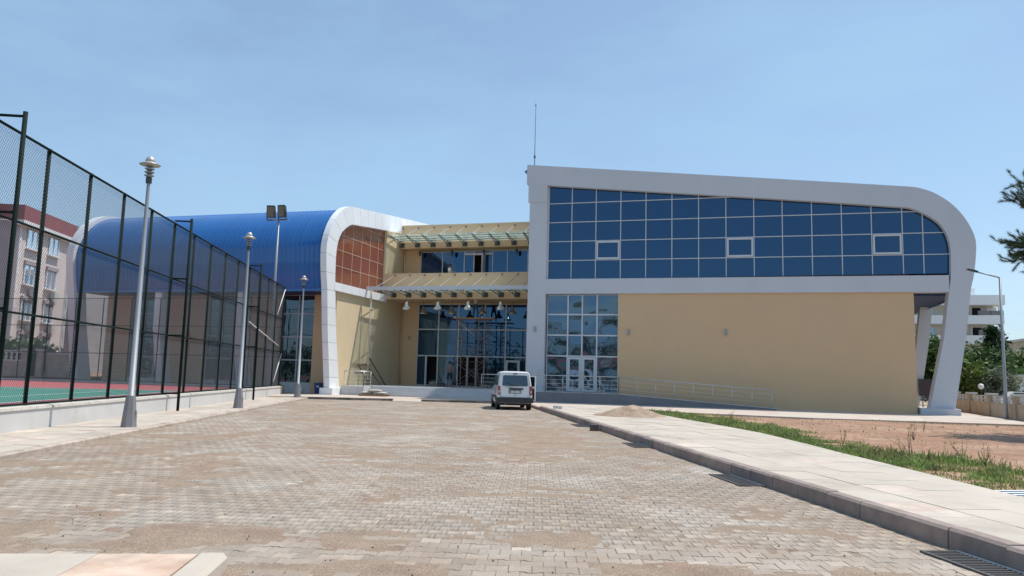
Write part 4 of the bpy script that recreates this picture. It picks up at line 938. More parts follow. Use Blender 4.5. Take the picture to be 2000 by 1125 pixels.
for y in (-.45, 0, .45): box('bearer', M['pallet'], pal, -.85, .85, y-.05, y+.05, 0, .09)
for k in range(6): box('board', M['pallet'], pal, -.85+.3*k, -.65+.3*k, -.5, .5, .091, .115)
for k, (x, z, a, nm) in enumerate(((-.45, .19, .05, 'lower left'), (.4, .19, -.05, 'lower right'), (0.05, .33, .1, 'top'))):
    link('cement_sack', pillow_mesh('cement_sack', .85, .62, .16, k), M['sack'], None, (-21.6+x, 44.1, ZF+z), (0, 0, .1+a), label=f'{nm} pale cement sack on the low pallet before the steps', cat='sack', group='cement sacks on the pallet')
M['barrel'] = mat('blue_plastic', (0.05, 0.085, 0.28), 0.5, var=0.08); M['yellow_can'] = mat('yellow_plastic', (0.45, 0.30, 0.04), 0.5, var=0.08)
t = thing('blue_bin', 'blue plastic bin standing at the tan wall beside the white arch', 'bin', (-26.0, 44.9, ZF))
MB().lathe([(.22, 0), (.25, .06), (.28, .62), (.30, .66), (.30, .70)], n=18).build('body', M['barrel'], t, smooth=True); MB().lathe([(.27, .66), (.27, .701), (.2, .66), (.02, .65)], n=18).build('rim', M['barrel'], t, smooth=True)
box('label_patch', M['plate'], t, .0, .18, -.285, -.262, .42, .52); MB().tube((.15, .2, .5), (.3, .3, 1.05), .02, n=5).build('stick', M['darkwood'], t)
t = thing('yellow_canister', 'small yellow canister on the ground below the hall glazing', 'canister', (-28.6, 44.6, ZF))
MB().prism([(-.16, 0), (.16, 0), (.16, .42), (.06, .5), (-.1, .5), (-.16, .42)], -.1, 'y', .1).build('body', M['yellow_can'], t); MB().tube((-.04, 0, .5), (-.04, 0, .56), .04, n=10).build('cap', M['ink'], t)
t = thing('white_bag', 'crumpled white bag left beside the hall wall', 'bag', (-27.2, 44.5, ZF)); link('bag_body', pillow_mesh('bag_body', .5, .4, .26, 9), M['white_shirt'], t, (0, 0, .13)); link('bag_knot', pillow_mesh('bag_knot', .14, .12, .12, 12), M['white_shirt'], t, (.2, 0, .24), (0, .6, 0))
for k, (x, y, h, r_, nm, m_) in enumerate(((-20.6, 51.6, .34, .16, 'pale bucket left of the standing person', 'sack'), (-20.15, 51.5, .28, .14, 'dark bucket close to the standing person', 'ink'), (-21.0, 52.0, .3, .15, 'grey bucket nearest the open door', 'step'))):
    t = thing('bucket', nm, 'bucket', (x, y, .72), group='buckets on the landing'); MB().lathe([(r_*.75, 0), (r_, h), (r_*1.06, h), (r_*1.06, h-.03), (r_*.9, h-.04), (r_*.7, .03)], n=16).build('pail', M[m_], t, smooth=True)
    MB().path([(-r_, 0, h), (-r_*.7, .02, h+.1), (0, .03, h+.14), (r_*.7, .02, h+.1), (r_, 0, h)], .008).build('handle', M['galv'], t)
t = thing('tool_box', 'dark tool box on the landing under the scaffold', 'tool box', (-19.9, 51.2, .72)); box('case', M['steel_dark'], t, -.28, .28, -.13, .13, 0, .2); MB().prism([(-.13, .201), (.13, .201), (.09, .27), (-.09, .27)], -.28, 'x', .28).build('lid', M['bumper'], t); MB().path([(-.1, 0, .27), (-.1, 0, .33), (.1, 0, .33), (.1, 0, .27)], .012).build('handle', M['galv'], t)

# sand heap, loose block, gully grates
rg = np.random.RandomState(5); nr, na = 16, 44; rr = np.linspace(0, 1, nr); th = np.linspace(0, 2*np.pi, na, endpoint=False)
Rr, Th = np.meshgrid(rr, th, indexing='ij'); xx = Rr*np.cos(Th); yy = Rr*np.sin(Th)
prof_ = np.clip(1-Rr, 0, 1)**1.15; nzz = fbm(xx*3+4, yy*3+9, 4)
zz = .46*prof_*(0.8+.5*nzz)+.05*(fbm(xx*9, yy*9, 2)-.5)*(1-Rr)**.3; zz[-1] = -.02
hx_ = xx*1.45*(1+.2*(fbm(np.cos(Th)*2+5, np.sin(Th)*2+5, 2)-.5)*Rr); hy_ = yy*1.25*(1+.2*(fbm(np.cos(Th)*2+15, np.sin(Th)*2+5, 2)-.5)*Rr)
V = np.stack([hx_, hy_, zz], -1).reshape(-1, 3); I = np.arange(nr-1)[:, None]*na+np.arange(na)[None, :]; J_ = np.arange(nr-1)[:, None]*na+(np.arange(na)[None, :]+1) % na
F = np.stack([I, I+na, J_+na, J_], -1).reshape(-1, 4)
M['heap'] = mat('damp_sand_heap', (0.37, 0.28, 0.205), 0.97, var=0.22, scale=3, col2=(0.27, 0.18, 0.125), mixs=0.4, bump=1.0, bscale=25, grit=.25, gscale=18)
hp = W(7.6, 29.0, ZR); link('sand_heap', mesh_fast('sand_heap', V, F, smooth=True), M['heap'], None, hp, (0, 0, .3), label='heap of pale sand tipped across the right sidewalk', cat='sand heap')
M['stone'] = mat('dark_basalt_block', (0.10, 0.085, 0.08), 0.9, var=0.2, scale=8)
p = W(4.98, 23.3, 0); b_ = MB().box(-.115, .115, -.11, .11, 0, .2).build('stone_block', M['stone'], loc=p, rot=(0, 0, RZ+.12), label='loose dark stone block lying in the gutter by the kerb', cat='stone block')
bm_ = b_.modifiers.new('bevel', 'BEVEL'); bm_.width = .02; bm_.segments = 2
M['grate'] = mat('cast_iron_grate', (0.10, 0.095, 0.09), 0.6, metal=0.3, var=0.15)
for a, ln, nm in ((6.55, 1.35, 'nearest gully grate, at the bottom right corner'), (12.3, 1.35, 'second gully grate along the right kerb'), (18.45, 1.2, 'third gully grate, short of the loose block'), (25.6, 1.2, 'fourth gully grate, past the loose block')):
    t = thing('gully_grate', nm, 'drain grate', W(4.98, a, .012), RZ, group='gully grates along the right kerb')
    box('dark_plate', M['bumper'], t, -.18, .18, -ln/2, ln/2, -.012, -.004)  # dark plate painted as the shaded hollow under the bars
    for x0, x1 in ((-.2, -.165), (.165, .2)): box('frame', M['conc'] if x0 > 0 else M['grate'], t, x0, x1, -ln/2, ln/2, -.01, .008)
    for y0 in (-ln/2, ln/2-.03): box('frame', M['grate'], t, -.165, .165, y0, y0+.03, -.01, .006)
    nb_ = int(ln/.06); bme = MB().box(-.165, .165, -.012, .012, -.01, .004).mesh('bar'); bme.materials.append(M['grate'])
    for k in range(1, nb_): link('bar', bme, None, t, (0, -ln/2+ln*k/nb_, 0))
t = thing('grass_drain', 'pale slotted drain cover at the edge of the right sidewalk', 'drain cover', W(8.35, 9.9, .16), RZ+.1)
box('dark_plate', M['ink'], t, -.55, 1.4, -.42, .42, -.06, -.03)  # black plate stands for the shade between the slats
for k in range(5): box('slat', M['white_line'], t, -.55, 1.4, -.4+.18*k, -.33+.18*k, -.03, .02)
box('frame', M['conc'], t, -.6, -.55, -.42, .42, -.03, .025)
for k, (x, y) in enumerate(((5.55, 34.3), (5.75, 34.1))):
    p = W(x, y, ZR); link('rubble_piece', MB().box(-.1, .1, -.07, .07, 0, .13).mesh('rubble_piece'), M['conc'], None, p, (0, 0, .4+k), label=('left' if not k else 'right')+' pale rubble piece on the kerb beside the van', cat='rubble', group='rubble beside the van')

# ================================================================ SURROUNDING BUILDINGS, WALLS
M['pink'] = mat('pink_render', (0.72, 0.63, 0.61), 0.9, var=0.06, scale=0.5); M['pink_dk'] = mat('shaded_pink_render', (0.40, 0.35, 0.36), 0.9, var=0.08, scale=0.6)  # second pink is a darker copy, with the end wall's shade in its colour
M['roofred'] = mat('red_brown_parapet', (0.28, 0.085, 0.095), 0.85, var=0.12, scale=1); M['white_trim'] = mat('white_trim', (0.78, 0.78, 0.78), 0.7, var=0.03)
M['win'] = glassmat('house_window_glass', (0.03, 0.045, 0.06), (0.22, 0.26, 0.3), wav=.003, wscale=2); M['grey_side'] = mat('grey_cement_wall', (0.36, 0.34, 0.35), 0.9, var=0.12, scale=0.9, stretch=(1, 1, 4))
M['ac'] = mat('ac_white', (0.55, 0.55, 0.53), 0.6, var=0.08); M['shade_panel'] = mat('grey_louvre', (0.20, 0.19, 0.19), 0.8, var=0.1)
pa = thing('pink_apartments', 'pink apartment house with red parapet seen through the fence', 'building', W(-34.6, 70), 0)
def bb(name, m, l0, l1, a0, a1, z0, z1, par=pa):
    c = [W(l0, a0), W(l1, a0), W(l1, a1), W(l0, a1)]; mb = MB().prism([(p.x, p.y) for p in c], z0, 'z', z1); return mb.build(name, m, par, world=True)
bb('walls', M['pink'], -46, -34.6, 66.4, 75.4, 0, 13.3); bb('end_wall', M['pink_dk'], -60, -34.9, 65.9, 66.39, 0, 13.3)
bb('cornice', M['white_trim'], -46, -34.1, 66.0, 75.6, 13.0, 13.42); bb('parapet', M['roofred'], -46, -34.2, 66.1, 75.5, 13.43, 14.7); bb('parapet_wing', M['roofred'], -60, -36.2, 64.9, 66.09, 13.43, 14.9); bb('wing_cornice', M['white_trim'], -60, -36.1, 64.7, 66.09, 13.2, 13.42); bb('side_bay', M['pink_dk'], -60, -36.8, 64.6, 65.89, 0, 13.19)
for fz in (11.35, 8.3, 5.3, 2.4):
    for a0 in (67.7, 71.4):
        w_ = bb('window', M['win'], -34.62, -34.56, a0, a0+1.55, fz, fz+1.55)
        for q in ((a0-.12, a0), (a0+1.55, a0+1.67), (a0+.73, a0+.82)): bb('frame', M['white_trim'], -34.56, -34.5, q[0], q[1], fz-.05, fz+1.6, w_)
        bb('sill', M['white_trim'], -34.58, -34.28, a0-.25, a0+1.8, fz-.17, fz-.06, w_); bb('lintel', M['pink_dk'], -34.58, -34.4, a0-.2, a0+1.75, fz+1.62, fz+1.95, w_)
        if fz < 10: bb('air_conditioner', M['ac'], -34.4, -34.05, a0+.7, a0+1.45, fz-.95, fz-.35, w_); bb('cloth_panel', M['shade_panel'], -34.58, -34.5, a0+.5, a0+1.5, fz-1.6, fz-.96, w_)
    bb('balcony', M['pink'], -60, -37.2, 63.4, 64.59, fz-1.1, fz-.1); bb('balcony_band', M['roofred'], -60, -37.18, 63.36, 63.39, fz-.5, fz-.1)
for z in (0,): MB().tube(W(-34.4, 75.2, 0), W(-34.4, 75.2, 13), .07, n=6).build('drainpipe', M['white_trim'], pa, world=True)
gh = thing('grey_block', 'grey windowless end wall of a block just left of the hall', 'building', W(-36, 82))
bb('end_wall', M['grey_side'], -52, -35.6, 80, 95, 0, 15.1, gh); bb('roof_edge', M['conc'], -52.2, -35.5, 79.8, 95.2, 15.11, 15.3, gh)
for k in range(6): bb('score_line', M['shade_panel'], -42, -35.62, 79.97, 79.995, 2.2+2.1*k, 2.24+2.1*k, gh)
for k in range(5): MB().tube(W(-38.3+.5*k, 80.4, 15.2), W(-37.8+.5*k, 80.4, 15.9-.1*k), .05, n=5).build('roof_strut', M['shade_panel'], gh, world=True)
bb('roof_hut', M['grey_side'], -41, -38.6, 80.8, 84, 15.31, 15.9, gh)
wb = thing('white_house', 'pale house glimpsed under the far end of the hall', 'building', (-52, 75, 0))
box('walls', M['white_trim'], wb, -62, -46.5, 74, 84, 0, 12, world=True)
for z in (3.2, 6.2, 9.2): box('floor_line', M['grey_side'], wb, -62, -46.45, 73.9, 73.99, z, z+.15, world=True)
for x in (-60, -56.5, -53, -49.5):
    for z in (1.2, 4.2, 7.2, 10): f_ = box('window', M['win'], wb, x, x+1.3, 73.93, 73.98, z, z+1.3, world=True); box('sill', M['conc'], f_, x-.1, x+1.4, 73.8, 73.99, z-.12, z-.02, world=True)

# stone garden walls at the far left
M['rubble'] = mat('rubble_wall', (0.50, 0.43, 0.34), 0.95, var=0.3, scale=3.0, bump=.8, bscale=6)
sw = thing('stone_wall', 'pale rubble wall at the foot of the pink apartments', 'wall', W(-26.5, 58)); bb('masonry', M['rubble'], -27.6, -25.2, 58, 58.4, .6, 2.25, sw); bb('coping', M['conc'], -27.6, -25.1, 57.9, 58.5, 2.251, 2.42, sw)
bl = thing('balustrade', 'white balustrade on the wall below the hedge', 'balustrade', W(-33, 58)); bb('plinth', M['rubble'], -44, -29.1, 58, 58.4, .6, 1.75, bl); bb('top_rail', M['white_trim'], -44, -29.1, 58.02, 58.38, 2.36, 2.52, bl); bb('bottom_rail', M['white_trim'], -44, -29.1, 58.02, 58.38, 1.751, 1.84, bl)
bal = MB().lathe([(.06, 0), (.06, .07), (.11, .19), (.05, .36), (.08, .48), (.08, .52)], n=8).mesh('baluster', True); bal.materials.append(M['white_trim'])
for k in range(24): link('baluster', bal, None, bl, W(-29.3-.36*k, 58.2, 1.84), world=True)
for l in (-27.85, -28.85): g1 = thing('gate_pillar', 'pale gate pillar '+('right' if l > -28 else 'left')+' of the dark garden gate', 'pillar', W(l, 57.8, .6), RZ, group='pillars of the garden gate'); box('shaft', M['rubble'], g1, -.2, .2, -.2, .2, 0, 1.9); box('cap', M['conc'], g1, -.27, .27, -.27, .27, 1.901, 2.05)
g1 = thing('garden_gate', 'dark green metal gate between the pale pillars', 'gate', W(-28.35, 57.8, .6), RZ); box('leaf', M['fence_green'], g1, -.29, .29, -.03, .03, .1, 1.7); box('gate_frame', M['steel_dark'], g1, -.29, .29, -.05, -.031, .9, .98)
bank = MB().prism([(-66, 42.1), (-45.7, 42.1), (-45.7, 80), (-66, 80)], -.05, 'z', .7).build('soil_bank', M['dirt'], kind='structure')
for e_ in (66.42, 75.02):
    for k in range(17): bb('quoin', M['white_trim'], -34.62, -34.54, e_, e_+(.36 if k % 2 else .22), 1.2+.7*k, 1.83+.7*k)

# right-hand apartments and garden wall
ra = thing('white_apartments', 'white apartment block with long balconies behind the trees', 'building', (28, 105, 0))
box('walls', mat('cream_wall', (0.62, 0.56, 0.47), 0.85, var=0.05), ra, 18, 31.0, 106.6, 120, 0, 12.2, world=True); box('roof_parapet', M['white_trim'], ra, 18, 31.9, 105.0, 120, 11.75, 12.95, world=True); box('stair_head', M['white_trim'], ra, 26.4, 29.5, 108, 112, 12.951, 14.1, world=True)
for z in (9.4, 6.95, 4.0):
    box('balcony_slab', M['white_trim'], ra, 18, 31.75, 105.05, 106.59, z, z+1.06, world=True)
    rl = box('balcony_rail', M['shade_panel'], ra, 28.9, 31.7, 105.07, 105.12, z+1.1, z+1.62, world=True)
    for x in (28.9, 30.3, 31.65): box('rail_post', M['steel_dark'], rl, x, x+.05, 105.05, 105.13, z+1.062, z+1.66, world=True)
    for x, w_, m_ in ((28.65, 1.0, 'dark'), (30.4, 1.0, 'white_trim'), (23.2, 1.2, 'win'), (21, 1.2, 'win')):
        d_ = box('balcony_door', M[m_], ra, x, x+w_, 106.52, 106.59, z+1.1, z+2.1, world=True); box('door_frame', M['white_trim'], d_, x-.12, x, 106.45, 106.59, z+1.1, z+2.2, world=True)
box('air_conditioner', M['ac'], ra, 29.3, 30.1, 106.1, 106.58, 9.0-1.05, 8.75, world=True); box('corner_post', M['white_trim'], ra, 31.2, 31.5, 105.1, 105.4, 0, 11.74, world=True)
bh = thing('beige_house', 'beige flat-roofed house at the right edge behind the trees', 'building', (31, 90, 0)); box('walls', M['rubble'], bh, 29.2, 42, 90, 100, 0, 6.6, world=True); box('roof_edge', M['conc'], bh, 29, 42.2, 89.8, 100.2, 6.601, 6.85, world=True)
for x in (30.2, 31.4): box('window', M['white_trim'], bh, x, x+.5, 89.94, 89.99, 4.7, 5.8, world=True)
ow = thing('pale_outbuilding', 'low pale outbuilding behind the garden wall at the right edge', 'building', (22, 62, 0)); box('walls', M['white_trim'], ow, 18.8, 30, 60, 66, 0, 2.45, world=True); box('roof_slab', M['conc'], ow, 18.6, 30.2, 59.8, 66.2, 2.451, 2.6, world=True)
M['gwall'] = mat('tan_garden_wall', (0.42, 0.335, 0.25), 0.95, var=0.2, scale=1.2, bump=.3, bscale=20)
gw = thing('garden_wall', 'tan garden wall with square posts and open concrete rails', 'wall', (13.4, 50, 0))
gp = [Vector((14.6, 66, 0)), Vector((13.75, 54, 0)), Vector((13.3, 46.6, 0)), Vector((13.0, 40.0, 0)), Vector((13.0, 33, 0))]
def gw_x(y): return float(np.interp(y, [p.y for p in gp][::-1], [p.x for p in gp][::-1]))
for y0 in np.arange(33, 66, 4.7):
    y1 = min(y0+4.7, 66)
    q = [(gw_x(y0), y0), (gw_x(y0)+.25, y0), (gw_x(y1)+.25, y1), (gw_x(y1), y1)]
    MB().prism(q, -.05, 'z', .88).build('wall_panel', M['gwall'], gw, world=True)
    for z in (.99, 1.16): MB().prism([(a+.09*(1 if i in (0, 3) else -1), b) for i, (a, b) in enumerate(q)], z, 'z', z+.06).build('open_rail', M['conc'], gw, world=True)
    for t_ in np.linspace(.12, .88, 5): yy_ = y0+(y1-y0)*t_; box('baluster', M['conc'], gw, gw_x(yy_)+.07, gw_x(yy_)+.18, yy_-.04, yy_+.04, .881, .989, world=True); box('baluster', M['conc'], gw, gw_x(yy_)+.07, gw_x(yy_)+.18, yy_-.04, yy_+.04, 1.051, 1.159, world=True)
    box('wall_post', M['gwall'], gw, gw_x(y0)-.08, gw_x(y0)+.33, y0-.2, y0+.2, -.05, 1.26, world=True); box('post_cap', M['conc'], gw, gw_x(y0)-.14, gw_x(y0)+.39, y0-.26, y0+.26, 1.261, 1.36, world=True)
t = thing('globe_lamp', 'white globe lamp behind the garden wall', 'lamp', (14.75, 53.6, 0)); MB().tube((0, 0, 0), (0, 0, 1.55), .03, n=8).build('stem', M['steel_dark'], t); MB().lathe([(.03, 1.54), (.13, 1.6), (.17, 1.72), (.13, 1.84), (.03, 1.89)], n=16).build('globe', M['white_trim'], t, smooth=True)
t = thing('notice_board', 'dark brown notice board on legs behind the leaning column', 'notice board', (11.6, 53.2, ZF)); box('board', mat('dark_brown_board', (0.055, 0.04, 0.045), 0.6, var=.05), t, -.4, .34, -.03, .03, .92, 1.9); box('board_frame', M['steel_dark'], t, -.43, .37, -.02, .02, 1.901, 1.95)
for x in (-.22, .1): box('leg', M['steel_dark'], t, x, x+.05, -.025, .025, 0, .919)
box('base_block', M['conc'], t, -.5, .4, -.2, .2, 0, .16)
# car behind the garden wall
t = thing('far_car', 'white car half hidden behind the garden wall by the outbuilding', 'car', (17.9, 56.5, 0), .3)
MB().prism([(-1.9, .35), (1.9, .35), (1.95, .75), (1.3, .9), (.8, 1.4), (-1.1, 1.45), (-1.75, .95), (-1.95, .8)], -.8, 'y', .8).build('body', M['car_white'], t); MB().prism([(1.18, .93), (.76, 1.35), (-1.05, 1.38), (-1.55, .95)], -.81, 'y', .81).build('windows', M['car_glass'], t)
for x in (-1.2, 1.2):
    for y in (-.75, .75): MB().tube((x, y-.1, .32), (x, y+.1, .32), .32, n=18).build('wheel', M['tyre'], t)

# ================================================================ TREES AND PLANTS
def leafmat(name, col, var=.25, trans=.25): return mat(name, col, .6, var=var, scale=1.3, rv=0, attr=True, trans=trans, spec=.3)
M['leaf_mid'] = leafmat('mid_green_leaf', (0.075, 0.13, 0.04)); M['leaf_dark'] = leafmat('dark_green_leaf', (0.04, 0.085, 0.03)); M['leaf_lime'] = leafmat('fresh_green_leaf', (0.13, 0.19, 0.045)); M['leaf_olive'] = leafmat('grey_olive_leaf', (0.17, 0.20, 0.13))
M['bark'] = mat('bark', (0.13, 0.10, 0.075), .95, var=.3, scale=6, bump=.5); M['needle'] = leafmat('pine_needle', (0.055, 0.085, 0.035), .2, .15); M['grass'] = mat('weedy_grass', (0.235, 0.315, 0.10), .6, var=.4, scale=2.2, col2=(0.33, 0.33, 0.145), mixs=.3, attr=True, trans=.35, spec=.3); M['dry_weed'] = leafmat('dry_weed', (0.30, 0.24, 0.13), .2, .2)
def leaves(rng, P, size, up_bias=.3):
    """one folded leaf-sized quad at each point"""
    n_ = len(P); a = rng.randn(n_, 3); a[:, 2] = a[:, 2]*.7; a /= np.linalg.norm(a, axis=1)[:, None]+1e-9
    b = np.cross(a, rng.randn(n_, 3)+np.array([0, 0, up_bias])); b /= np.linalg.norm(b, axis=1)[:, None]+1e-9
    s_ = size*(.6+.8*rng.rand(n_))[:, None]
    V_ = np.stack([P-a*s_, P+b*s_*.45, P+a*s_, P-b*s_*.45], 1).reshape(-1, 3)
    return V_, np.arange(4*n_).reshape(-1, 4)
def tree(name, label, loc, h, rx, rz_, seed, m, cz=.62, clumps=34, per=110, leaf=.16, trunk=.14, cat='tree', group=None, lean=(0, 0), conical=False):
    rng = np.random.RandomState(seed); t = thing(name, label, cat, loc, group=group); mb = MB(); pts = []; tones = []
    C_ = []
    for k in range(clumps):
        d = rng.randn(3); d /= np.linalg.norm(d); r_ = rng.rand()**.4
        c = np.array([d[0]*rx*r_, d[1]*rx*r_, h*cz+d[2]*rz_*r_])
        if conical: f_ = 1-(c[2]-(h*cz-rz_))/(2*rz_); c[0] *= .25+1.1*f_; c[1] *= .25+1.1*f_
        c[0] += lean[0]*c[2]; c[1] += lean[1]*c[2]; c[2] = max(c[2], .25); C_.append(c)
        cr = rx*(.22+.22*rng.rand()); q = rng.randn(int(per*(.6+.8*rng.rand())), 3)*cr*.55*np.array([1, 1, .8]); pts.append(c+q); tones.append(np.full(len(q), .75+.5*rng.rand())+.15*rng.randn(len(q)))
    P = np.concatenate(pts); P[:, 2] = np.maximum(P[:, 2], .08); tn_ = np.clip(np.concatenate(tones), .4, 1.6)
    V_, F_ = leaves(rng, P, leaf); link('crown', mesh_fast('crown', V_, F_, tone=tn_), m, t)
    top = h*cz; segs = 5; prev = Vector((0, 0, -.1)); pr_ = trunk
    for k in range(1, segs+1):
        z = top*k/segs; p = Vector((lean[0]*z+.06*rng.randn()*trunk*5, lean[1]*z+.06*rng.randn()*trunk*5, z)); r_ = trunk*(1-.13*k); mb.tube(prev, p, pr_, r_, 8, False); prev, pr_ = p, r_
    for c in C_[::3]:
        z0 = min(top*.95, max(top*.35, c[2]*.6)); a = Vector((lean[0]*z0, lean[1]*z0, z0)); b = Vector(c); m2 = a.lerp(b, .5)+Vector((0, 0, .1*h*.3)); mb.tube(a, m2, trunk*.4, trunk*.25, 5, False); mb.tube(m2, b, trunk*.25, trunk*.08, 5, False)
    mb.build('trunk', M['bark'], t, smooth=True); return t
gt = 'trees behind the garden wall'
tree('leafy_tree', 'round bright green tree right behind the leaning column', (14.9, 58.0, 0), 3.7, 1.5, 1.5, 1, M['leaf_lime'], cz=.55, clumps=30, per=150, group=gt)
tree('olive_tree', 'small grey-green olive tree behind the garden wall', (16.7, 57.0, 0), 2.9, 1.2, 1.0, 2, M['leaf_olive'], cz=.62, clumps=26, per=120, leaf=.11, group=gt)
tree('leafy_tree', 'tall narrow tree rising above the others against the balconies', (21.2, 73, 0), 7.6, 1.3, 3.0, 3, M['leaf_dark'], cz=.58, clumps=34, per=120, group=gt, conical=True)
tree('leafy_tree', 'broad dark tree filling the gap left of the lamp post', (18.6, 70, 0), 5.2, 2.6, 2.2, 4, M['leaf_mid'], cz=.55, clumps=46, per=140, leaf=.2, group=gt)
tree('leafy_tree', 'wide spreading tree right of the lamp post', (22.3, 67, 0), 4.9, 2.6, 1.9, 5, M['leaf_mid'], cz=.58, clumps=44, per=140, leaf=.2, group=gt)
tree('leafy_tree', 'dark tree at the far right edge above the pale outbuilding', (26.4, 72, 0), 5.2, 2.4, 2.0, 6, M['leaf_dark'], cz=.6, clumps=40, per=120, leaf=.2, group=gt)
tree('climbing_shrub', 'tall leafy shrub seen between the two leaning columns', (15.6, 68.5, 0), 6.2, 1.5, 2.9, 7, M['leaf_mid'], cz=.52, clumps=44, per=150, leaf=.17, cat='shrub', group=gt)
tree('leafy_tree', 'bushy pale tree low behind the olive tree', (19.3, 62.5, 0), 3.6, 1.8, 1.5, 8, M['leaf_mid'], cz=.55, clumps=34, per=130, leaf=.17, group=gt)
for k, (l, a, h, r_, nm) in enumerate(((-34.2, 60.5, 3.5, 1.6, 'left end'), (-31.6, 60.3, 3.6, 1.5, 'middle'), (-29.4, 60.2, 3.6, 1.2, 'right end'))):
    tree('hedge_shrub', f'dense green shrub at the {nm} of the hedge below the pink house', W(l, a), h, r_, 1.2, 20+k, M['leaf_mid'], cz=.62, clumps=28, per=110, leaf=.15, trunk=.06, cat='shrub', group='shrubs below the pink house')
tree('leafy_tree', 'small dark tree visible under the far end of the hall', (-50, 60, 0), 5.4, 1.5, 2.0, 31, M['leaf_dark'], cz=.6, clumps=30, per=110, leaf=.16)

# pine whose branches reach into the picture from the right
pn = thing('pine_tree', 'pine tree reaching its needled branches in from the right edge', 'tree', (13.15, 28.3, .1))
rng = np.random.RandomState(4); tb = MB(); tb.tube((0, 0, -.2), (.05, 0, 3), .2, .17, 10, False); tb.tube((.05, 0, 3), (-.1, .1, 6), .17, .12, 10, False); tb.tube((-.1, .1, 6), (0, 0, 8.0), .12, .03, 8, False); tb.build('trunk', M['bark'], pn, smooth=True)
bmb = MB(); NP = []; NT = []
def twig(p, d, ln, depth):
    d = d.normalized(); n_ = 4; q = p
    for k in range(n_):
        d = (d+Vector(rng.randn(3))*.16+Vector((0, 0, .05 if depth else .02))).normalized(); e_ = q+d*ln/n_; bmb.tube(q, e_, .035*(.4 if depth else 1)*(1-.2*k)*(ln/2.6)**.5, None, 4, False)
        if depth < 2 and k >= 1:
            for s_ in range(3 if depth == 0 else 2):
                off = Vector(rng.randn(3)); off = (off-d*off.dot(d)).normalized(); twig(e_, d*.9+off*.62+Vector((0, 0, .09)), ln*(.36 if depth == 0 else .42)*(.7+.6*rng.rand()), depth+1)
        if depth >= 1: NP.append((q.lerp(e_, .5), d)); NP.append((e_, d))
        q = e_
    if depth >= 1: NP.append((q, d)); NP.append((q+d*.05, d))
for k in range(30):
    z = 5.5+1.35*rng.rand(); a = 2*math.pi*rng.rand() if k > 11 else math.pi+(rng.rand()-.5)*1.3; ln = (3.25-.5*abs(z-6.1))*(.75+.3*rng.rand()); twig(Vector((0, 0, z)), Vector((math.cos(a), math.sin(a), -.04)), max(ln, .9), 0)
bmb.build('branches', M['bark'], pn, smooth=True)
nn_ = 30; P = np.array([list(p) for p, d in NP]); D = np.array([list(d) for p, d in NP]); P = np.repeat(P, nn_, 0); D = np.repeat(D, nn_, 0)
dirn = D*.9+rng.randn(len(P), 3)*.55; dirn /= np.linalg.norm(dirn, axis=1)[:, None]; P = P+D*(rng.rand(len(P))[:, None]-.5)*.12
sd_ = np.cross(dirn, rng.randn(len(P), 3)); sd_ /= np.linalg.norm(sd_, axis=1)[:, None]; ln = (.10+.07*rng.rand(len(P)))[:, None]
V = np.stack([P-sd_*.0032, P+sd_*.0032, P+dirn*ln], 1).reshape(-1, 3); tn = np.repeat(.7+.6*rng.rand(len(NP)), nn_)
link('needles', mesh_fast('needles', V, np.arange(len(V)).reshape(-1, 3), tone=tn), M['needle'], pn)

# grass and weeds on the soil field
rng = np.random.RandomState(8)
def field_edge(a_): return np.where(a_ < 21, 7.75+om*(a_-9.5), 9.25)
d1 = rng.exponential(1.0, 520000)*1.1; a1 = 5.5+rng.rand(520000)**1.6*33                 # the strip beside the sidewalk
x1, y1 = Wnp(field_edge(a1)+d1, a1)
x2 = rng.uniform(-7, 30, 110000); y2 = rng.uniform(8, 37, 110000)                          # thin cover over the bare soil
x = np.r_[x1, x2]; y = np.r_[y1, y2]; strip = np.r_[np.ones(len(x1), bool), np.zeros(len(x2), bool)]
l_, a_ = latlong(x, y); d = l_-field_edge(a_)
clumpn = fbm(x*.8+50, y*.8+20, 4); fine = fbm(x*3.2+10, y*3.2+70, 3); wide = 1.5+1.5*fbm(a_*.35+3, a_*0+5, 2)+1.0*np.exp(-((a_-12.5)/3)**2)+2.2*np.exp(-((a_-32)/4.5)**2)
ds = np.clip((wide-d)/1.2, 0, 1)*np.clip((clumpn-.30)*3.6, .06, 1)*np.clip((fine-.28)*3.4, .12, 1)
db = .025*np.clip((clumpn-.45)*6, 0, 1)+.75*np.exp(-((y-35.7-.02*x)/.55)**2)*np.clip((x-4)/3, .12, 1)*np.clip((fine-.35)*4, 0, 1)+.20*np.clip((clumpn-.62)*8, 0, 1)*np.clip((fine-.4)*5, 0, 1)
okg = (d > .0) & (rng.rand(len(x)) < np.where(strip, ds, db)) & (y < 36.0+.045*np.maximum(x-3.6, 0)) & (a_ > 5)
x, y, d, a_, cl = x[okg], y[okg], d[okg], a_[okg], clumpn[okg]; n_ = len(x); z = soil_z(x, y)-.01; z = np.where(d < .25, np.minimum(z, .14), z)
h = (.018+.045*rng.rand(n_)**2+.09*rng.rand(n_)**20)*(.7+1.2*np.clip((cl-.4)*2.5, 0, 1))*(1+.9*np.exp(-((a_-13)/3)**2-((d-1.4)/1.0)**2)); th = rng.rand(n_)*2*np.pi; w_ = .0022+.0045*rng.rand(n_)+.00033*a_
lx, ly = np.cos(th), np.sin(th); bd = (rng.rand(n_)-.5)*1.5
B0 = np.stack([x-ly*w_, y+lx*w_, z], -1); B1 = np.stack([x+ly*w_, y-lx*w_, z], -1); T = np.stack([x+lx*h*bd, y+ly*h*bd, z+h], -1)
mid = (np.stack([x, y, z], -1)+T)/2+np.stack([0*x, 0*x, h*.18], -1); M0 = mid+(B0-np.stack([x, y, z], -1))*1.1; M1 = mid+(B1-np.stack([x, y, z], -1))*1.1
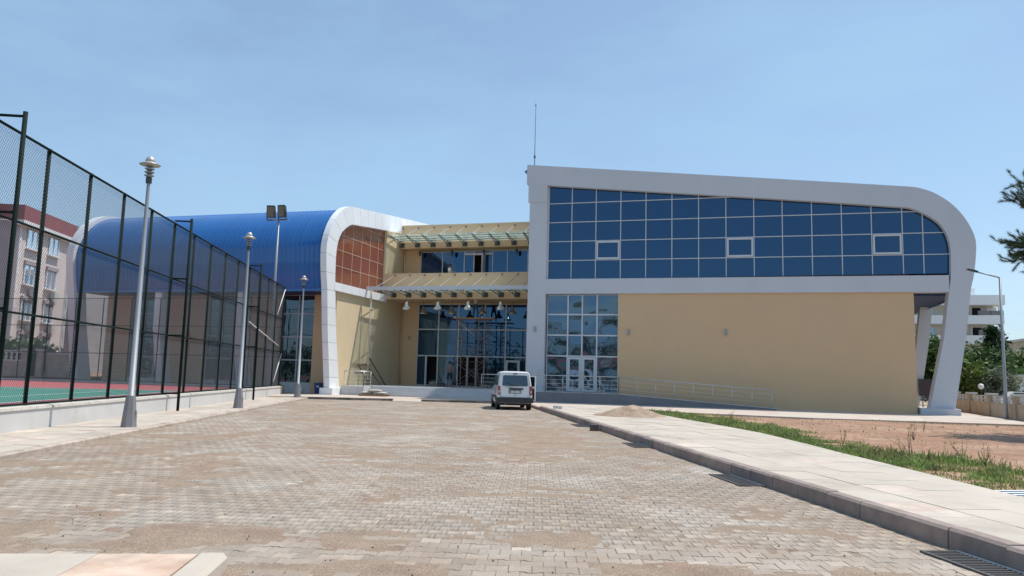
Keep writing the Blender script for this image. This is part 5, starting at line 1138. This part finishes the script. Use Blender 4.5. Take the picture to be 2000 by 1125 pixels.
V = np.stack([B0, B1, M1, T, M0], 1).reshape(-1, 3)
link('weedy_grass', mesh_fast('weedy_grass', V, np.arange(len(V)).reshape(-1, 5), tone=.55+.9*rng.rand(n_)), M['grass'], label='low weedy grass along the right sidewalk edge', cat='grass', kind='stuff')
def weed(loc, h, seed, label, dry=False):
    rng = np.random.RandomState(seed); t = thing('tall_weed', label, 'weed', loc, group='tall weeds along the grass strip'); mb = MB(); P = []
    for k in range(4+seed % 3):
        a = rng.rand()*6.28; p = Vector((0, 0, 0)); d = Vector((math.cos(a)*.35, math.sin(a)*.35, 1)); L_ = h*(.6+.5*rng.rand())
        for s_ in range(4):
            d = (d+Vector(rng.randn(3))*.14).normalized(); q = p+d*L_/4; mb.tube(p, q, .005-.001*s_, None, 4, False)
            for _ in range(3): P.append(list(p.lerp(q, rng.rand())+Vector(rng.randn(3))*.025))
            p = q
    mb.build('stem', M['dry_weed'] if dry else M['grass'], t); V_, F_ = leaves(rng, np.array(P), .02); link('leaves', mesh_fast('leaves', V_, F_, tone=np.full(len(F_), .9)), M['dry_weed'] if dry else M['grass'], t)
for me_ in bpy.data.meshes:
    pass
wd_ = [(10.2, 15.6, .75, 'tallest weed, standing in the middle of the grass strip'), (10.9, 15.0, .55, 'bushy weed just right of the tallest one'), (10.3, 18.5, .5, 'thin weed left of the tallest one'), (10.6, 13.9, .5, 'weed closest to the slotted drain'), (9.6, 34.8, .5, 'spindly weed behind the sand heap'), (10.6, 33.6, .45, 'spindly weed right of the sand heap'), (12.6, 31.5, .4, 'low weed before the middle of the ramp'), (13.5, 20.5, .45, 'lone weed out on the bare soil'), (16.5, 24.5, .4, 'small weed near the pine shadow')]
for k, (l, a, h, nm) in enumerate(wd_):
    p = W(l, a); weed((p.x, p.y, float(soil_z(np.array([p.x]), np.array([p.y]))[0])), h, 40+k, nm, dry=k in (2, 7))

# pebbles and crumbs of mortar scattered over the paving
rng = np.random.RandomState(3); n_ = 1500; l_ = rng.uniform(-6.8, 5.0, n_); a_ = 5.5+rng.rand(n_)**1.6*26; x, y = Wnp(l_, a_); s_ = .004+.010*rng.rand(n_)**3
oct_ = np.array([[1, 0, 0], [0, 1, 0], [-1, 0, 0], [0, -1, 0], [0, 0, .8], [0, 0, -.6]]); of = np.array([[0, 1, 4], [1, 2, 4], [2, 3, 4], [3, 0, 4], [1, 0, 5], [2, 1, 5], [3, 2, 5], [0, 3, 5]])
V = (np.stack([x, y, .004+s_*.4], -1)[:, None, :]+oct_[None]*s_[:, None, None]*(.7+.6*rng.rand(n_, 6, 1))).reshape(-1, 3); F = (of[None]+6*np.arange(n_)[:, None, None]).reshape(-1, 3)
link('gravel', mesh_fast('gravel', V, F), M['sand'], label='scattered gravel and crumbs on the paving', cat='gravel', kind='stuff')

# far vegetation all round the site (also what the front glazing mirrors)
rng = np.random.RandomState(12); pts = []
for k in range(150):
    a = rng.uniform(rad(-175), rad(-5)) if k < 110 else rng.uniform(rad(-5), rad(185)); r_ = rng.uniform(60, 110) if k < 110 else rng.uniform(150, 230); hh = rng.uniform(4, 8.5); c = np.array([r_*math.cos(a), r_*math.sin(a), hh*.5]); pts.append(c+rng.randn(170, 3)*np.array([3.0, 3.0, hh*.26]))
P = np.concatenate(pts); P[:, 2] = np.maximum(P[:, 2], .3); V_, F_ = leaves(rng, P, .55)
link('distant_woodland', mesh_fast('distant_woodland', V_, F_, tone=.7+.6*rng.rand(len(F_))), M['leaf_dark'], label='distant belt of trees round the site', cat='woodland', kind='stuff')
